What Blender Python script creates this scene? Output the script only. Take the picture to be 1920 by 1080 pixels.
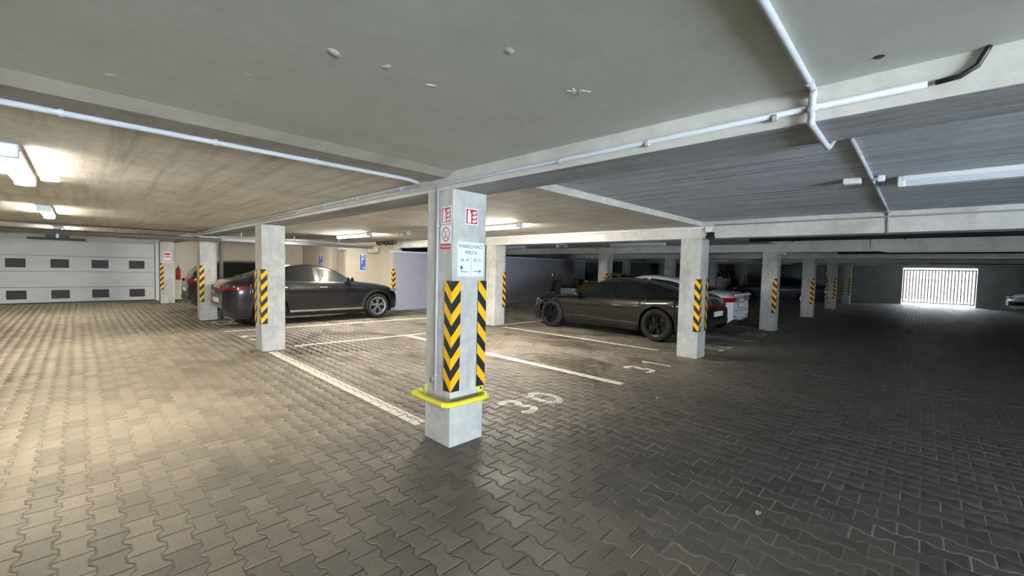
import bpy, bmesh, math, random
import numpy as np
from mathutils import Matrix, Vector
random.seed(4)
rng = np.random.default_rng(7)
for o in list(bpy.data.objects):
    bpy.data.objects.remove(o)
SC = bpy.context.scene
COL = SC.collection

# ------------------------------------------------------------------ camera
# world: x runs towards the far barred gate, y towards the white garage door, z up, metres
CAM_H = 1.55
FPX, YAW, PITCH, ROLL = 789.455, -0.79975, -0.047268, 0.023417
R_CAM = (Matrix.Rotation(YAW, 3, 'Z') @ Matrix.Rotation(math.pi / 2 + PITCH, 3, 'X') @ Matrix.Rotation(ROLL, 3, 'Z'))
cd = bpy.data.cameras.new('camera')
cd.sensor_fit = 'HORIZONTAL'; cd.sensor_width = 36.0; cd.lens = 36.0 * FPX / 1920
cd.clip_start = 0.02; cd.clip_end = 300
cam = bpy.data.objects.new('camera', cd)
COL.objects.link(cam)
cam.matrix_world = Matrix.Translation((0, 0, CAM_H)) @ R_CAM.to_4x4()
SC.camera = cam

# ------------------------------------------------------------------ world, daylight, exposure
w = bpy.data.worlds.new('sky'); SC.world = w; w.use_nodes = True
bgn = w.node_tree.nodes['Background']
bgn.inputs[0].default_value = (0.80, 0.90, 1.0, 1); bgn.inputs[1].default_value = 26.0

def area(name, loc, rot, sx, sy, power, col):
    l = bpy.data.lights.new(name, 'AREA'); l.shape = 'RECTANGLE'; l.size = sx; l.size_y = sy
    l.energy = power; l.color = col
    o = bpy.data.objects.new(name, l); COL.objects.link(o)
    o.location = loc; o.rotation_euler = rot
    return o
# daylight entering the open drive-in doorway at the end of the lane behind the camera
DOOR_Y = -8.0
area('daylight_doorway', (-1.7, DOOR_Y - 0.05, 1.0), (math.pi / 2 + 0.42, 0, 0), 4.4, 1.8, 560, (0.74, 0.87, 1.0))
# the sky seen through the barred gate lights the far end; this portal only guides its sampling
gp = area('gate_sky_portal', (33.28, -0.65, 1.06), (math.pi / 2, 0, math.pi / 2), 2.95, 2.12, 1, (1, 1, 1))
gp.data.cycles.is_portal = True

vs = SC.view_settings
vs.view_transform = 'Standard'; vs.look = 'None'; vs.gamma = 1.0; vs.use_curve_mapping = False
vs.exposure = 0.55
try:
    SC.cycles.use_denoising = True
    SC.cycles.max_bounces = 10; SC.cycles.diffuse_bounces = 6; SC.cycles.glossy_bounces = 4
    SC.cycles.sample_clamp_indirect = 6.0
    SC.cycles.caustics_reflective = False; SC.cycles.caustics_refractive = False
except Exception:
    pass

# ------------------------------------------------------------------ helpers
class B:
    """collects shapes for one mesh"""
    def __init__(s): s.v = []; s.f = []
    def add(s, vs_, fs):
        n = len(s.v); s.v += [tuple(v) for v in vs_]; s.f += [tuple(i + n for i in f) for f in fs]; return s
    def box(s, x0, x1, y0, y1, z0, z1):
        return s.add([(x0,y0,z0),(x1,y0,z0),(x1,y1,z0),(x0,y1,z0),(x0,y0,z1),(x1,y0,z1),(x1,y1,z1),(x0,y1,z1)],
                     [(0,3,2,1),(4,5,6,7),(0,1,5,4),(1,2,6,5),(2,3,7,6),(3,0,4,7)])
    def prism(s, pts, z0, z1):
        n = len(pts)
        return s.add([(p[0],p[1],z0) for p in pts] + [(p[0],p[1],z1) for p in pts],
                     [tuple(range(n))[::-1], tuple(range(n, 2*n))] + [(i,(i+1)%n,n+(i+1)%n,n+i) for i in range(n)])
    def tube(s, path, r, n=10, cap=True):
        P = [Vector(p) for p in path]; up = Vector((0.13, 0.21, 1)).normalized(); rings = []
        for i, p in enumerate(P):
            t = (P[min(i+1, len(P)-1)] - P[max(i-1, 0)]).normalized()
            a = t.cross(up)
            if a.length < 1e-3: a = t.cross(Vector((1, 0, 0)))
            a.normalize(); b = t.cross(a)
            k = 1.0
            if 0 < i < len(P)-1:
                c = (P[i]-P[i-1]).normalized().dot((P[i+1]-P[i]).normalized()); k = 1/max(0.6, math.sqrt(max(0.05,(1+c)/2)))
            rr = r[i] if isinstance(r, (list, tuple)) else r
            rings.append([p + (a*math.cos(2*math.pi*j/n) + b*math.sin(2*math.pi*j/n))*rr*(k if k < 1.3 else 1) for j in range(n)])
        vs_ = [q for ring in rings for q in ring]; fs = []
        for i in range(len(P)-1):
            for j in range(n):
                fs.append((i*n+j, i*n+(j+1)%n, (i+1)*n+(j+1)%n, (i+1)*n+j))
        if cap: fs += [tuple(range(n))[::-1], tuple(range((len(P)-1)*n, len(P)*n))]
        return s.add(vs_, fs)
    def lathe(s, prof, n=28, axis='z', c=(0,0,0), closed=False):
        """prof: (radius, height) pairs"""
        vs_ = []; fs = []; m = len(prof)
        for r, h in prof:
            for j in range(n):
                a = 2*math.pi*j/n; u, v_ = r*math.cos(a), r*math.sin(a)
                q = {'z':(u,v_,h),'y':(u,h,v_),'x':(h,u,v_)}[axis]
                vs_.append((q[0]+c[0], q[1]+c[1], q[2]+c[2]))
        for i in range(m - (0 if closed else 1)):
            k = (i+1) % m
            for j in range(n): fs.append((i*n+j, i*n+(j+1)%n, k*n+(j+1)%n, k*n+j))
        if not closed:
            fs += [tuple(range(n))[::-1], tuple(range((m-1)*n, m*n))]
        return s.add(vs_, fs)
    def grid(s, rows):
        m, n = len(rows), len(rows[0]); vs_ = [p for r in rows for p in r]
        return s.add(vs_, [(i*n+j, i*n+j+1, (i+1)*n+j+1, (i+1)*n+j) for i in range(m-1) for j in range(n-1)])
    def xf(s, M):
        s.v = [tuple(M @ Vector(v)) for v in s.v]; return s
    def mesh(s, name, bevel=0, seg=2, smooth=False, fixn=True):
        me = bpy.data.meshes.new(name); me.from_pydata(s.v, [], s.f)
        if bevel or fixn:
            bm = bmesh.new(); bm.from_mesh(me)
            if fixn: bmesh.ops.recalc_face_normals(bm, faces=bm.faces[:])
            if bevel:
                es = [e for e in bm.edges if len(e.link_faces) == 2 and e.calc_face_angle(0) > 0.5]
                bmesh.ops.bevel(bm, geom=es, offset=bevel, segments=seg, affect='EDGES', profile=0.5)
            bm.to_mesh(me); bm.free()
        if smooth:
            me.polygons.foreach_set('use_smooth', [True]*len(me.polygons))
        me.update(); return me

def obj(name, me, mat=None, parent=None, loc=(0,0,0), rot=None, **bk):
    if isinstance(me, B): me = me.mesh(name, **bk)
    if mat is not None and len(me.materials) == 0: me.materials.append(mat)
    o = bpy.data.objects.new(name, me); COL.objects.link(o)
    o.location = loc
    if rot: o.rotation_euler = rot
    if parent: o.parent = parent
    return o
def tag(o, label=None, cat=None, group=None, kind=None):
    if label: o['label'] = label
    if cat: o['category'] = cat
    if group: o['group'] = group
    if kind: o['kind'] = kind
    return o
def thing(name, label, cat, loc=(0,0,0), rz=0, group=None, kind=None):
    o = bpy.data.objects.new(name, None); COL.objects.link(o)
    o.empty_display_size = 0.2
    o.location = loc; o.rotation_euler = (0, 0, rz)
    return tag(o, label, cat, group, kind)

# ------------------------------------------------------------------ materials
def srgb(r, g, b):
    f = lambda c: (c/255/12.92) if c/255 <= 0.04045 else ((c/255+0.055)/1.055)**2.4
    return (f(r), f(g), f(b), 1)
def M(name, col, rough=0.5, metal=0.0, coat=0.0, emit=None, es=0, spec=None):
    m = bpy.data.materials.new(name); m.use_nodes = True
    b = m.node_tree.nodes['Principled BSDF']
    b.inputs['Base Color'].default_value = col; b.inputs['Roughness'].default_value = rough
    b.inputs['Metallic'].default_value = metal
    if coat: b.inputs['Coat Weight'].default_value = coat; b.inputs['Coat Roughness'].default_value = 0.04
    if spec is not None: b.inputs['Specular IOR Level'].default_value = spec
    if emit:
        b.inputs['Emission Color'].default_value = emit; b.inputs['Emission Strength'].default_value = es
    return m
class NT:
    def __init__(s, m): s.t = m.node_tree; s.n = s.t.nodes; s.b = s.n['Principled BSDF']
    def new(s, ty, **kw):
        n = s.n.new(ty)
        for k, v in kw.items(): setattr(n, k, v)
        return n
    def link(s, a, b): s.t.links.new(a, b)
    def pos(s, scale=(1,1,1)):
        g = s.new('ShaderNodeNewGeometry'); m = s.new('ShaderNodeMapping'); m.inputs['Scale'].default_value = scale
        s.link(g.outputs['Position'], m.inputs['Vector']); return m.outputs['Vector']
    def noise(s, vec, scale, detail=4, rough=0.6, dist=0):
        n = s.new('ShaderNodeTexNoise'); n.inputs['Scale'].default_value = scale; n.inputs['Detail'].default_value = detail
        n.inputs['Roughness'].default_value = rough; n.inputs['Distortion'].default_value = dist
        s.link(vec, n.inputs['Vector']); return n.outputs['Fac']
    def ramp(s, fac, stops):
        r = s.new('ShaderNodeValToRGB'); e = r.color_ramp.elements
        while len(e) < len(stops): e.new(0.5)
        for i, (p, c) in enumerate(stops): e[i].position = p; e[i].color = c if len(c) == 4 else (*c, 1)
        s.link(fac, r.inputs['Fac']); return r.outputs['Color']
    def mix(s, fac, a, b, mode='MIX'):
        m = s.new('ShaderNodeMix', data_type='RGBA', blend_type=mode)
        for sock, val in ((m.inputs[0], fac), (m.inputs[6], a), (m.inputs[7], b)):
            if hasattr(val, 'type'): s.link(val, sock)
            else: sock.default_value = val
        return m.outputs[2]
    def bump(s, h, strength=0.3, dist=0.01):
        b = s.new('ShaderNodeBump'); b.inputs['Strength'].default_value = strength; b.inputs['Distance'].default_value = dist
        s.link(h, b.inputs['Height']); s.link(b.outputs['Normal'], s.b.inputs['Normal'])
def G(v): return (v, v, v, 1)
def concrete(name, base, amt=0.16, streak=None, streak_amt=0.2, rough=0.8, bump=0.25, pits=True, fine=26):
    m = M(name, base, rough); t = NT(m)
    p = t.pos()
    c = t.mix(1.0, base, t.ramp(t.noise(p, 1.7, 5, 0.65, 0.4), [(0.25, G(1-amt*1.6)), (0.5, G(1)), (0.8, G(1+amt))]), 'MULTIPLY')
    c = t.mix(1.0, c, t.ramp(t.noise(p, 9, 6, 0.7), [(0.3, G(1-amt)), (0.6, G(1.0)), (0.75, G(1+amt*.5))]), 'MULTIPLY')
    h = t.noise(p, fine, 6, 0.7)
    if streak:
        ps = t.pos(streak)
        ns = t.noise(ps, 1.0, 5, 0.65)
        c = t.mix(1.0, c, t.ramp(ns, [(0.3, G(1-streak_amt*1.5)), (0.5, G(1)), (0.7, G(1+streak_amt*.6))]), 'MULTIPLY')
        ad = t.new('ShaderNodeMath', operation='ADD'); t.link(h, ad.inputs[0]); t.link(ns, ad.inputs[1]); h = ad.outputs[0]
    if pits:
        v = t.new('ShaderNodeTexVoronoi'); v.inputs['Scale'].default_value = 14; t.link(p, v.inputs['Vector'])
        pm = t.ramp(v.outputs['Distance'], [(0.03, G(0.55)), (0.07, G(1))])
        c = t.mix(0.5, c, t.mix(1.0, c, pm, 'MULTIPLY'))
    t.link(c, t.b.inputs['Base Color']); t.bump(h, bump, 0.012)
    return m

MAT = {}
MAT['column'] = concrete('column_concrete', srgb(192, 192, 188), 0.2, (9, 9, 1.2), 0.13, 0.78, 0.3)
MAT['beam'] = concrete('beam_concrete', srgb(208, 205, 197), 0.13, (3, 0.8, 3), 0.1, 0.8, 0.2)
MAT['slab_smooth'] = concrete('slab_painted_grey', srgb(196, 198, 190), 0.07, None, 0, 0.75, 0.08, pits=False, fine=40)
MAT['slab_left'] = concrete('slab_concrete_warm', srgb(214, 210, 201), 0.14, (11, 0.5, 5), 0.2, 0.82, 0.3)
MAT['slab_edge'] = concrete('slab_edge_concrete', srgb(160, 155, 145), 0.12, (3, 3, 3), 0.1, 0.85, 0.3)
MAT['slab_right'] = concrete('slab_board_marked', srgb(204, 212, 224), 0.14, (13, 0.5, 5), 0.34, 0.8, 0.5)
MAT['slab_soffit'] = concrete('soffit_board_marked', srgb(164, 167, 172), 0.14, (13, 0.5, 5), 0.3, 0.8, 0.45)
MAT['wall_cream'] = concrete('wall_cream_plaster', srgb(226, 221, 205), 0.05, None, 0, 0.8, 0.08, pits=False)
MAT['wall_beige'] = concrete('wall_beige_plaster', srgb(190, 181, 165), 0.06, None, 0, 0.8, 0.1, pits=False)
MAT['wall_blue'] = concrete('wall_bluegrey_paint', srgb(170, 173, 190), 0.06, None, 0, 0.6, 0.08, pits=False)
MAT['wall_conc'] = concrete('wall_concrete', srgb(150, 152, 148), 0.12, (2, 2, 0.6), 0.1, 0.85, 0.2)
MAT['white'] = M('white_plastic', srgb(226, 228, 230), 0.45)
MAT['conduit'] = M('conduit_grey_plastic', srgb(182, 185, 190), 0.5)
MAT['door_white'] = concrete('door_white_coat', srgb(214, 215, 214), 0.04, (0.6, 0.6, 9), 0.03, 0.5, 0.05, pits=False)
MAT['dark_pane'] = M('dark_acrylic', srgb(52, 44, 44), 0.55)
MAT['black_plastic'] = M('black_plastic', srgb(24, 24, 26), 0.5)
MAT['rubber'] = M('black_rubber', srgb(30, 30, 33), 0.65)
MAT['hazard_black'] = M('hazard_black', srgb(34, 36, 42), 0.5)
MAT['hazard_yellow'] = M('hazard_yellow', srgb(245, 184, 18), 0.5)
MAT['bar_yellow'] = M('bumper_yellow', srgb(232, 224, 66), 0.4)
MAT['sign_white'] = M('sign_white', srgb(224, 234, 246), 0.4)
MAT['sign_red'] = M('sign_red', srgb(198, 30, 44), 0.4)
MAT['sign_ink'] = M('sign_ink', srgb(66, 72, 82), 0.5)
MAT['sign_blue'] = M('sign_blue', srgb(44, 88, 168), 0.4)
MAT['steel'] = M('galvanised_steel', srgb(150, 155, 162), 0.4, 0.7)
MAT['pipe_grey'] = M('pipe_grey', srgb(96, 96, 96), 0.5)
MAT['pipe_black'] = M('pipe_black', srgb(28, 29, 33), 0.45)
MAT['lamp_on'] = M('lamp_diffuser_lit', srgb(255, 244, 220), 0.4, emit=(1.0, 0.93, 0.80, 1), es=58)
MAT['lamp_on_stall'] = M('lamp_diffuser_stall', srgb(255, 244, 220), 0.4, emit=(1.0, 0.93, 0.80, 1), es=200)  # stall lamps set stronger than the lane lamps to brighten the stalls
MAT['lamp_off'] = M('lamp_diffuser_off', srgb(208, 214, 222), 0.35)
MAT['paint'] = concrete('road_paint', srgb(242, 239, 228), 0.08, None, 0, 0.6, 0.1, pits=False)
MAT['gate_bar'] = M('gate_steel', srgb(150, 150, 152), 0.45, 0.3)
MAT['rust'] = concrete('rusty_patch', srgb(150, 118, 92), 0.3, None, 0, 0.9, 0.4, pits=False)
MAT['leaf'] = M('dry_leaf', srgb(214, 202, 170), 0.8)
MAT['leaf_dark'] = M('dry_leaf_brown', srgb(150, 128, 96), 0.8)
MAT['ext_red'] = M('extinguisher_red', srgb(150, 36, 32), 0.35)
MAT['outdoor'] = concrete('outdoor_ground', srgb(190, 185, 178), 0.1)
MAT['added_backdrop'] = concrete('added_backdrop_pink', srgb(98, 85, 82), 0.22)

def zone(t, p, stops_x, stops_y, wob):
    # toned zone on the ground: product of two soft edges in x and y, broken up by noise
    sx_ = t.new('ShaderNodeSeparateXYZ'); n = t.noise(p, 0.9, 5, 0.65, 0.5)
    ad = t.new('ShaderNodeVectorMath', operation='ADD'); cmb = t.new('ShaderNodeCombineXYZ')
    mp = t.new('ShaderNodeMapRange'); mp.inputs['From Min'].default_value = .3; mp.inputs['From Max'].default_value = .7
    mp.inputs['To Min'].default_value = -wob; mp.inputs['To Max'].default_value = wob; t.link(n, mp.inputs['Value'])
    for k in range(2): t.link(mp.outputs[0], cmb.inputs[k])
    t.link(p, ad.inputs[0]); t.link(cmb.outputs[0], ad.inputs[1]); t.link(ad.outputs[0], sx_.inputs[0])
    outs = []
    for k, (a, b_) in enumerate((stops_x, stops_y)):
        m = t.new('ShaderNodeMapRange', interpolation_type='SMOOTHSTEP'); m.inputs['From Min'].default_value = a; m.inputs['From Max'].default_value = b_
        t.link(sx_.outputs[k], m.inputs['Value']); outs.append(m.outputs[0])
    mu = t.new('ShaderNodeMath', operation='MULTIPLY'); t.link(outs[0], mu.inputs[0]); t.link(outs[1], mu.inputs[1])
    m2 = t.new('ShaderNodeMath', operation='MULTIPLY'); t.link(mu.outputs[0], m2.inputs[0]); m2.inputs[1].default_value = .85
    return m2.outputs[0]
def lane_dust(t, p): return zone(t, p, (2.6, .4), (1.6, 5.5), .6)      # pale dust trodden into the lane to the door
def lane_shade(t, p): return zone(t, p, (.6, 3.4), (3.6, .9), .5)      # drive lane to the gate, its low light darkened into the paver colour
def paver_mat(name, use_obj):
    m = M(name, G(0.2), 0.6); t = NT(m); p = t.pos()
    base = t.ramp(t.noise(p, 0.55, 4, 0.6, 0.3), [(0.3, srgb(108, 102, 95)), (0.5, srgb(127, 119, 109)), (0.72, srgb(146, 137, 124))])
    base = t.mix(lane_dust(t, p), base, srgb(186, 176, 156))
    base = t.mix(lane_shade(t, p), base, srgb(68, 67, 66))
    base = t.mix(1.0, base, t.ramp(t.noise(p, 60, 4, 0.75), [(0.3, G(0.78)), (0.65, G(1.1))]), 'MULTIPLY')
    if use_obj:
        oi = t.new('ShaderNodeObjectInfo'); rv = oi.outputs['Random']
    else:
        at = t.new('ShaderNodeAttribute', attribute_name='tone'); rv = at.outputs['Fac']
    base = t.mix(1.0, base, t.ramp(rv, [(0.0, (0.80, 0.80, 0.80, 1)), (0.5, G(1.0)), (1.0, (1.16, 1.12, 1.08, 1))]), 'MULTIPLY')
    # tyre dirt and old wet / oil stains lying in the stalls
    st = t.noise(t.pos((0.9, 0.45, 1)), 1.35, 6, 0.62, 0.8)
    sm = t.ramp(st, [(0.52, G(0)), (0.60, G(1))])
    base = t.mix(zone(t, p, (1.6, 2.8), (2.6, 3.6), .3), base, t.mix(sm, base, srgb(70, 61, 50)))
    t.link(base, t.b.inputs['Base Color'])
    rr = t.ramp(t.noise(p, 2.2, 4, 0.6), [(0.3, G(0.46)), (0.7, G(0.72))])
    t.link(rr, t.b.inputs['Roughness'])
    t.bump(t.noise(p, 90, 5, 0.8), 0.25, 0.004)
    return m
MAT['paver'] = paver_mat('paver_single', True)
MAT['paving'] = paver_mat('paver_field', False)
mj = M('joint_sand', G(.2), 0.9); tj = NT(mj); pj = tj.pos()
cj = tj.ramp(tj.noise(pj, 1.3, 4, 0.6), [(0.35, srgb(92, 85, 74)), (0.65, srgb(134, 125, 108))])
cj = tj.mix(lane_dust(tj, pj), cj, srgb(176, 162, 134)); cj = tj.mix(lane_shade(tj, pj), cj, srgb(196, 191, 180))
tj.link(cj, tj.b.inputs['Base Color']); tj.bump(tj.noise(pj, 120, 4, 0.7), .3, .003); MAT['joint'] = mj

# ------------------------------------------------------------------ grid of the place
X0, Y0, SX, SY, CW = 2.176, 2.815, 5.506, 5.277, 0.372
BEAM0, BEAM1 = 2.196, 2.150
XE, YE, XW, YS = 33.3, 21.35, -4.2, DOOR_Y     # outer walls
def gx(i): return X0 + SX*i
def gy(j): return Y0 + SY*j
_Rt = np.array(R_CAM.transposed())
def project(P):
    q = (np.asarray(P, float) - np.array([0, 0, CAM_H])) @ _Rt.T
    d = np.where(-q[..., 2] > 1e-4, -q[..., 2], np.nan)
    return np.stack([960 + FPX*q[..., 0]/d, 540 - FPX*q[..., 1]/d], -1)

# ------------------------------------------------------------------ floor of interlocking pavers
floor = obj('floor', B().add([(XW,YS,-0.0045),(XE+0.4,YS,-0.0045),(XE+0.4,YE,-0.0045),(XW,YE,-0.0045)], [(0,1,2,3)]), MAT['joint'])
tag(floor, 'grey brown interlocking paver floor of the garage', 'floor', kind='structure')
PX, PY = 0.1365, 0.203            # column pitch and length of one bone-shaped paver
OX, OY = 1.3175, 1.658 + PY/2
_hw, _hn, _a, _b = 0.0818, 0.0547, 0.066, 0.036
_L = PY/2
PAVER = np.array([(_hw,-_L),(_hw,-_a),(_hn,-_b),(_hn,_b),(_hw,_a),(_hw,_L),(-_hw,_L),(-_hw,_a),(-_hn,_b),(-_hn,-_b),(-_hw,-_a),(-_hw,-_L)])
def inset(poly, d):
    n = len(poly); out = []
    for i in range(n):
        p0, p1, p2 = poly[i-1], poly[i], poly[(i+1) % n]
        e1 = (p1-p0)/np.linalg.norm(p1-p0); e2 = (p2-p1)/np.linalg.norm(p2-p1)
        n1 = np.array([-e1[1], e1[0]]); n2 = np.array([-e2[1], e2[0]])
        k = (n1+n2); k = k/max(1e-6, (1+n1@n2))
        out.append(p1 + k*d)
    return np.array(out)
PAV_SIDE = inset(PAVER, 0.0022)
PAV_TOP = inset(PAVER, 0.0085)
cols = np.arange(int((XW-OX)/PX), int((XE-OX)/PX)+1)
rows_ = np.arange(int((-6.0-OY)/PY), int((YE-OY)/PY)+1)
cc, rr_ = np.meshgrid(cols, rows_, indexing='ij')
cx = (OX + cc*PX).ravel(); cy = (OY + rr_*PY + (cc % 2)*PY/2).ravel()
keep = (cx > XW+.1) & (cx < XE-.05) & (cy > -5.9) & (cy < YE-.45)
# none where nothing could see the ground: behind the service walls
keep &= ~((cx > 7.6) & (cy > 13.1))
cx, cy = cx[keep], cy[keep]
px = project(np.stack([cx, cy, np.zeros_like(cx)], -1))
vis = (px[:, 0] > -560) & (px[:, 0] < 2480) & (px[:, 1] > 500) & (px[:, 1] < 1700)
cx, cy, px = cx[vis], cy[vis], px[vis]
dist = np.hypot(cx, cy)
cz = rng.normal(0, 0.0009, len(cx)).clip(-0.002, 0.002)
inframe = (px[:, 0] > 0) & (px[:, 0] < 1920) & (px[:, 1] < 1080) & ~((px[:, 0] > 795) & (px[:, 0] < 906) & (px[:, 1] < 830))
order = np.argsort(np.where(inframe, dist, dist + 1000))
single = order[:300]; rest = order[300:]
# one mesh shared by the single pavers
def paver_arrays(bev):
    t = PAV_TOP if bev else PAV_SIDE
    v = [(*p, 0.0) for p in t]; f = [tuple(range(12))]
    if bev:
        v += [(*p, -0.004) for p in PAV_SIDE]; f += [(i, 12+i, 12+(i+1) % 12, (i+1) % 12) for i in range(12)]
        o = 12
    else: o = 0
    k = len(v); v += [(*p, -0.008) for p in PAV_SIDE]; f += [(o+i, k+i, k+(i+1) % 12, o+(i+1) % 12) for i in range(12)]
    return np.array(v), f
PV, PF = paver_arrays(True)
pme = bpy.data.meshes.new('paver'); pme.from_pydata(PV.tolist(), [], PF); pme.materials.append(MAT['paver'])
for i in single:
    o = bpy.data.objects.new('paver', pme); COL.objects.link(o); o.parent = floor
    o.location = (cx[i], cy[i], cz[i])
def field(name, idx, bev):
    V, F = paver_arrays(bev); n = len(idx); nv = len(V)
    allv = (V[None] + np.stack([cx[idx], cy[idx], cz[idx]], -1)[:, None]).reshape(-1, 3)
    me = bpy.data.meshes.new(name)
    ls = np.array([len(f) for f in F]); fl = np.concatenate([np.array(f) for f in F])
    loops = (fl[None] + (np.arange(n)*nv)[:, None]).ravel(); tot = np.tile(ls, n); st = np.concatenate([[0], np.cumsum(tot)[:-1]])
    me.vertices.add(len(allv)); me.vertices.foreach_set('co', allv.ravel())
    me.loops.add(len(loops)); me.loops.foreach_set('vertex_index', loops.astype(np.int32))
    me.polygons.add(len(tot)); me.polygons.foreach_set('loop_start', st.astype(np.int32)); me.polygons.foreach_set('loop_total', tot.astype(np.int32))
    me.update(calc_edges=True)
    at = me.attributes.new('tone', 'FLOAT', 'FACE'); at.data.foreach_set('value', np.repeat(rng.random(n), len(F)).astype(np.float32))
    me.materials.append(MAT['paving'])
    o = bpy.data.objects.new(name, me); COL.objects.link(o); o.parent = floor; o['kind'] = 'stuff'
    o['label'] = 'field of interlocking pavers'
    return o
near = rest[dist[rest] < 8.0]; far = rest[dist[rest] >= 8.0]
field('near_paving', near, True); field('far_paving', far, False)

# painted marks lie on the paver tops and skip the joints
def clip(poly, quad):
    out = [tuple(p) for p in poly]
    n = len(quad)
    for i in range(n):
        a, b = quad[i], quad[(i+1) % n]; inp = out; out = []
        if not inp: return out
        side = lambda p: (b[0]-a[0])*(p[1]-a[1]) - (b[1]-a[1])*(p[0]-a[0])
        for k in range(len(inp)):
            p, q = inp[k-1], inp[k]; sp, sq = side(p), side(q)
            if (sp < 0) != (sq < 0):
                t = sp/(sp-sq); out.append((p[0]+t*(q[0]-p[0]), p[1]+t*(q[1]-p[1])))
            if sq >= 0: out.append(q)
    return out
def ccw(q):
    a = sum(q[i-1][0]*q[i][1]-q[i][0]*q[i-1][1] for i in range(len(q)))
    return q if a > 0 else q[::-1]
def paint(name, quads, label, lift=None):
    b = B(); top = inset(PAVER, 0.005)
    for k_, q in enumerate(quads):
        dz = lift[k_] if lift else 0
        q = ccw([tuple(p) for p in q]); qa = np.array(q)
        lo, hi = qa.min(0)-0.11, qa.max(0)+0.11
        for i in np.nonzero((cx > lo[0]) & (cx < hi[0]) & (cy > lo[1]) & (cy < hi[1]))[0]:
            r = clip((top + [cx[i], cy[i]]).tolist(), q)
            if len(r) >= 3:
                b.add([(p[0], p[1], cz[i]+0.0012+dz) for p in r], [tuple(range(len(r)))])
    o = obj(name, b, MAT['paint'], floor, fixn=False); o['label'] = label; return o
def seg(p, q, wd):
    p, q = np.array(p, float), np.array(q, float); L = np.linalg.norm(q-p); n = int(max(1, L/0.6)); out = []
    d = (q-p)/L; nn = np.array([-d[1], d[0]])*wd/2
    for k in range(n):
        a, c = p+(q-p)*k/n, p+(q-p)*(k+1)/n
        out.append([a-nn, c-nn, c+nn, a+nn])
    return out
paint('painted_line', seg((2.325, 3.46), (2.315, 8.02), 0.14), 'white painted line along stall 30 beside the column')
paint('painted_line', seg((5.16, 2.86), (5.06, 8.12), 0.15), 'white painted line between stalls 30 and 31')
paint('painted_line', seg((7.93, 3.65), (7.77, 7.85), 0.11), 'white painted line between stall 31 and the black sedan')
paint('painted_line', seg((2.78, 8.33), (7.3, 8.02), 0.11), 'white painted line across the ends of stalls 30 and 31')
paint('painted_line', seg((2.2, 10.96), (7.3, 10.56), 0.11), 'white painted line along the dark SUV')
paint('painted_line', seg((8.05, 8.1), (12.6, 8.1), 0.10), 'white painted line behind the black sedan')
paint('painted_line', seg((10.72, 2.6), (10.68, 7.9), 0.11), 'white painted line beyond the black sedan')
paint('painted_line', seg((13.5, 2.75), (13.5, 7.9), 0.11), 'white painted line beyond the white sedan')
paint('painted_line', seg((2.3, 13.75), (7.0, 13.6), 0.11), 'white painted line beyond the dark SUV')
def arc(cx_, cy_, rx, ry, a0, a1, n=8): return [(cx_+rx*math.cos(math.radians(a0+(a1-a0)*k/n)), cy_+ry*math.sin(math.radians(a0+(a1-a0)*k/n))) for k in range(n+1)]
GL = {  # strokes in a 0.32 x 0.5 cell
 '3': [arc(.14,.365,.115,.092,150,-80), arc(.14,.135,.125,.092,80,-150)],
 '0': [arc(.16,.25,.115,.205,0,180,10), arc(.16,.25,.115,.205,180,360,10)],
 '1': [[(.16,.0),(.16,.5)],[(.16,.47),(.07,.39)]],
 '2': [arc(.15,.36,.115,.097,160,-30), [(.25,.31),(.05,.05)], [(.02,.045),(.29,.045)]],
 '8': [arc(.15,.365,.105,.09,0,360,12), arc(.15,.135,.12,.092,0,360,12)],
 '9': [arc(.15,.35,.11,.105,0,360,12), arc(.05,.3,.21,.26,0,-70,6)],
}
def number(txt, ox, oy, dirx, label, step=0.43, sc=1.0):
    ux, uy = dirx; quads = []; lift = []; hw_ = .042
    for k, ch in enumerate(txt):
        for q_, st in enumerate(GL[ch]):
            P = [np.array(p, float) for p in st]; n = len(P); loop = np.allclose(P[0], P[-1]); lefts = []; rights = []
            for i in range(n):
                d0 = P[i]-P[i-1] if i > 0 else (P[-1]-P[-2] if loop else P[1]-P[0])
                d1 = P[i+1]-P[i] if i < n-1 else (P[1]-P[0] if loop else P[-1]-P[-2])
                d0 = d0/np.linalg.norm(d0); d1 = d1/np.linalg.norm(d1); nn = np.array([-(d0+d1)[1], (d0+d1)[0]]); nn = nn/(1+d0@d1)
                lefts.append(P[i]+nn*hw_); rights.append(P[i]-nn*hw_)
            for i in range(n-1):
                pts = [rights[i], rights[i+1], lefts[i+1], lefts[i]]
                quads.append([(ox+ux*(p[0]*sc+k*step)-uy*p[1]*sc, oy+uy*(p[0]*sc+k*step)+ux*p[1]*sc) for p in pts]); lift.append(q_*.0004)
    return paint('painted_number', quads, label, lift)
number('30', 3.26, 2.93, (1, 0), 'white painted number 30 in the stall', step=0.47)
number('31', 6.0, 2.88, (1, 0), 'white painted number 31 in the stall', step=0.58)
number('32', 8.8, 2.75, (1, 0), 'worn white painted number 32 behind the black sedan')
number('33', 11.6, 2.75, (1, 0), 'worn white painted number 33 behind the white sedan')
number('29', 2.3, 10.15, (0, -1), 'white painted number 29 in the stall')
number('28', 2.3, 12.9, (0, -1), 'white painted number 28 behind the dark SUV')

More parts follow.
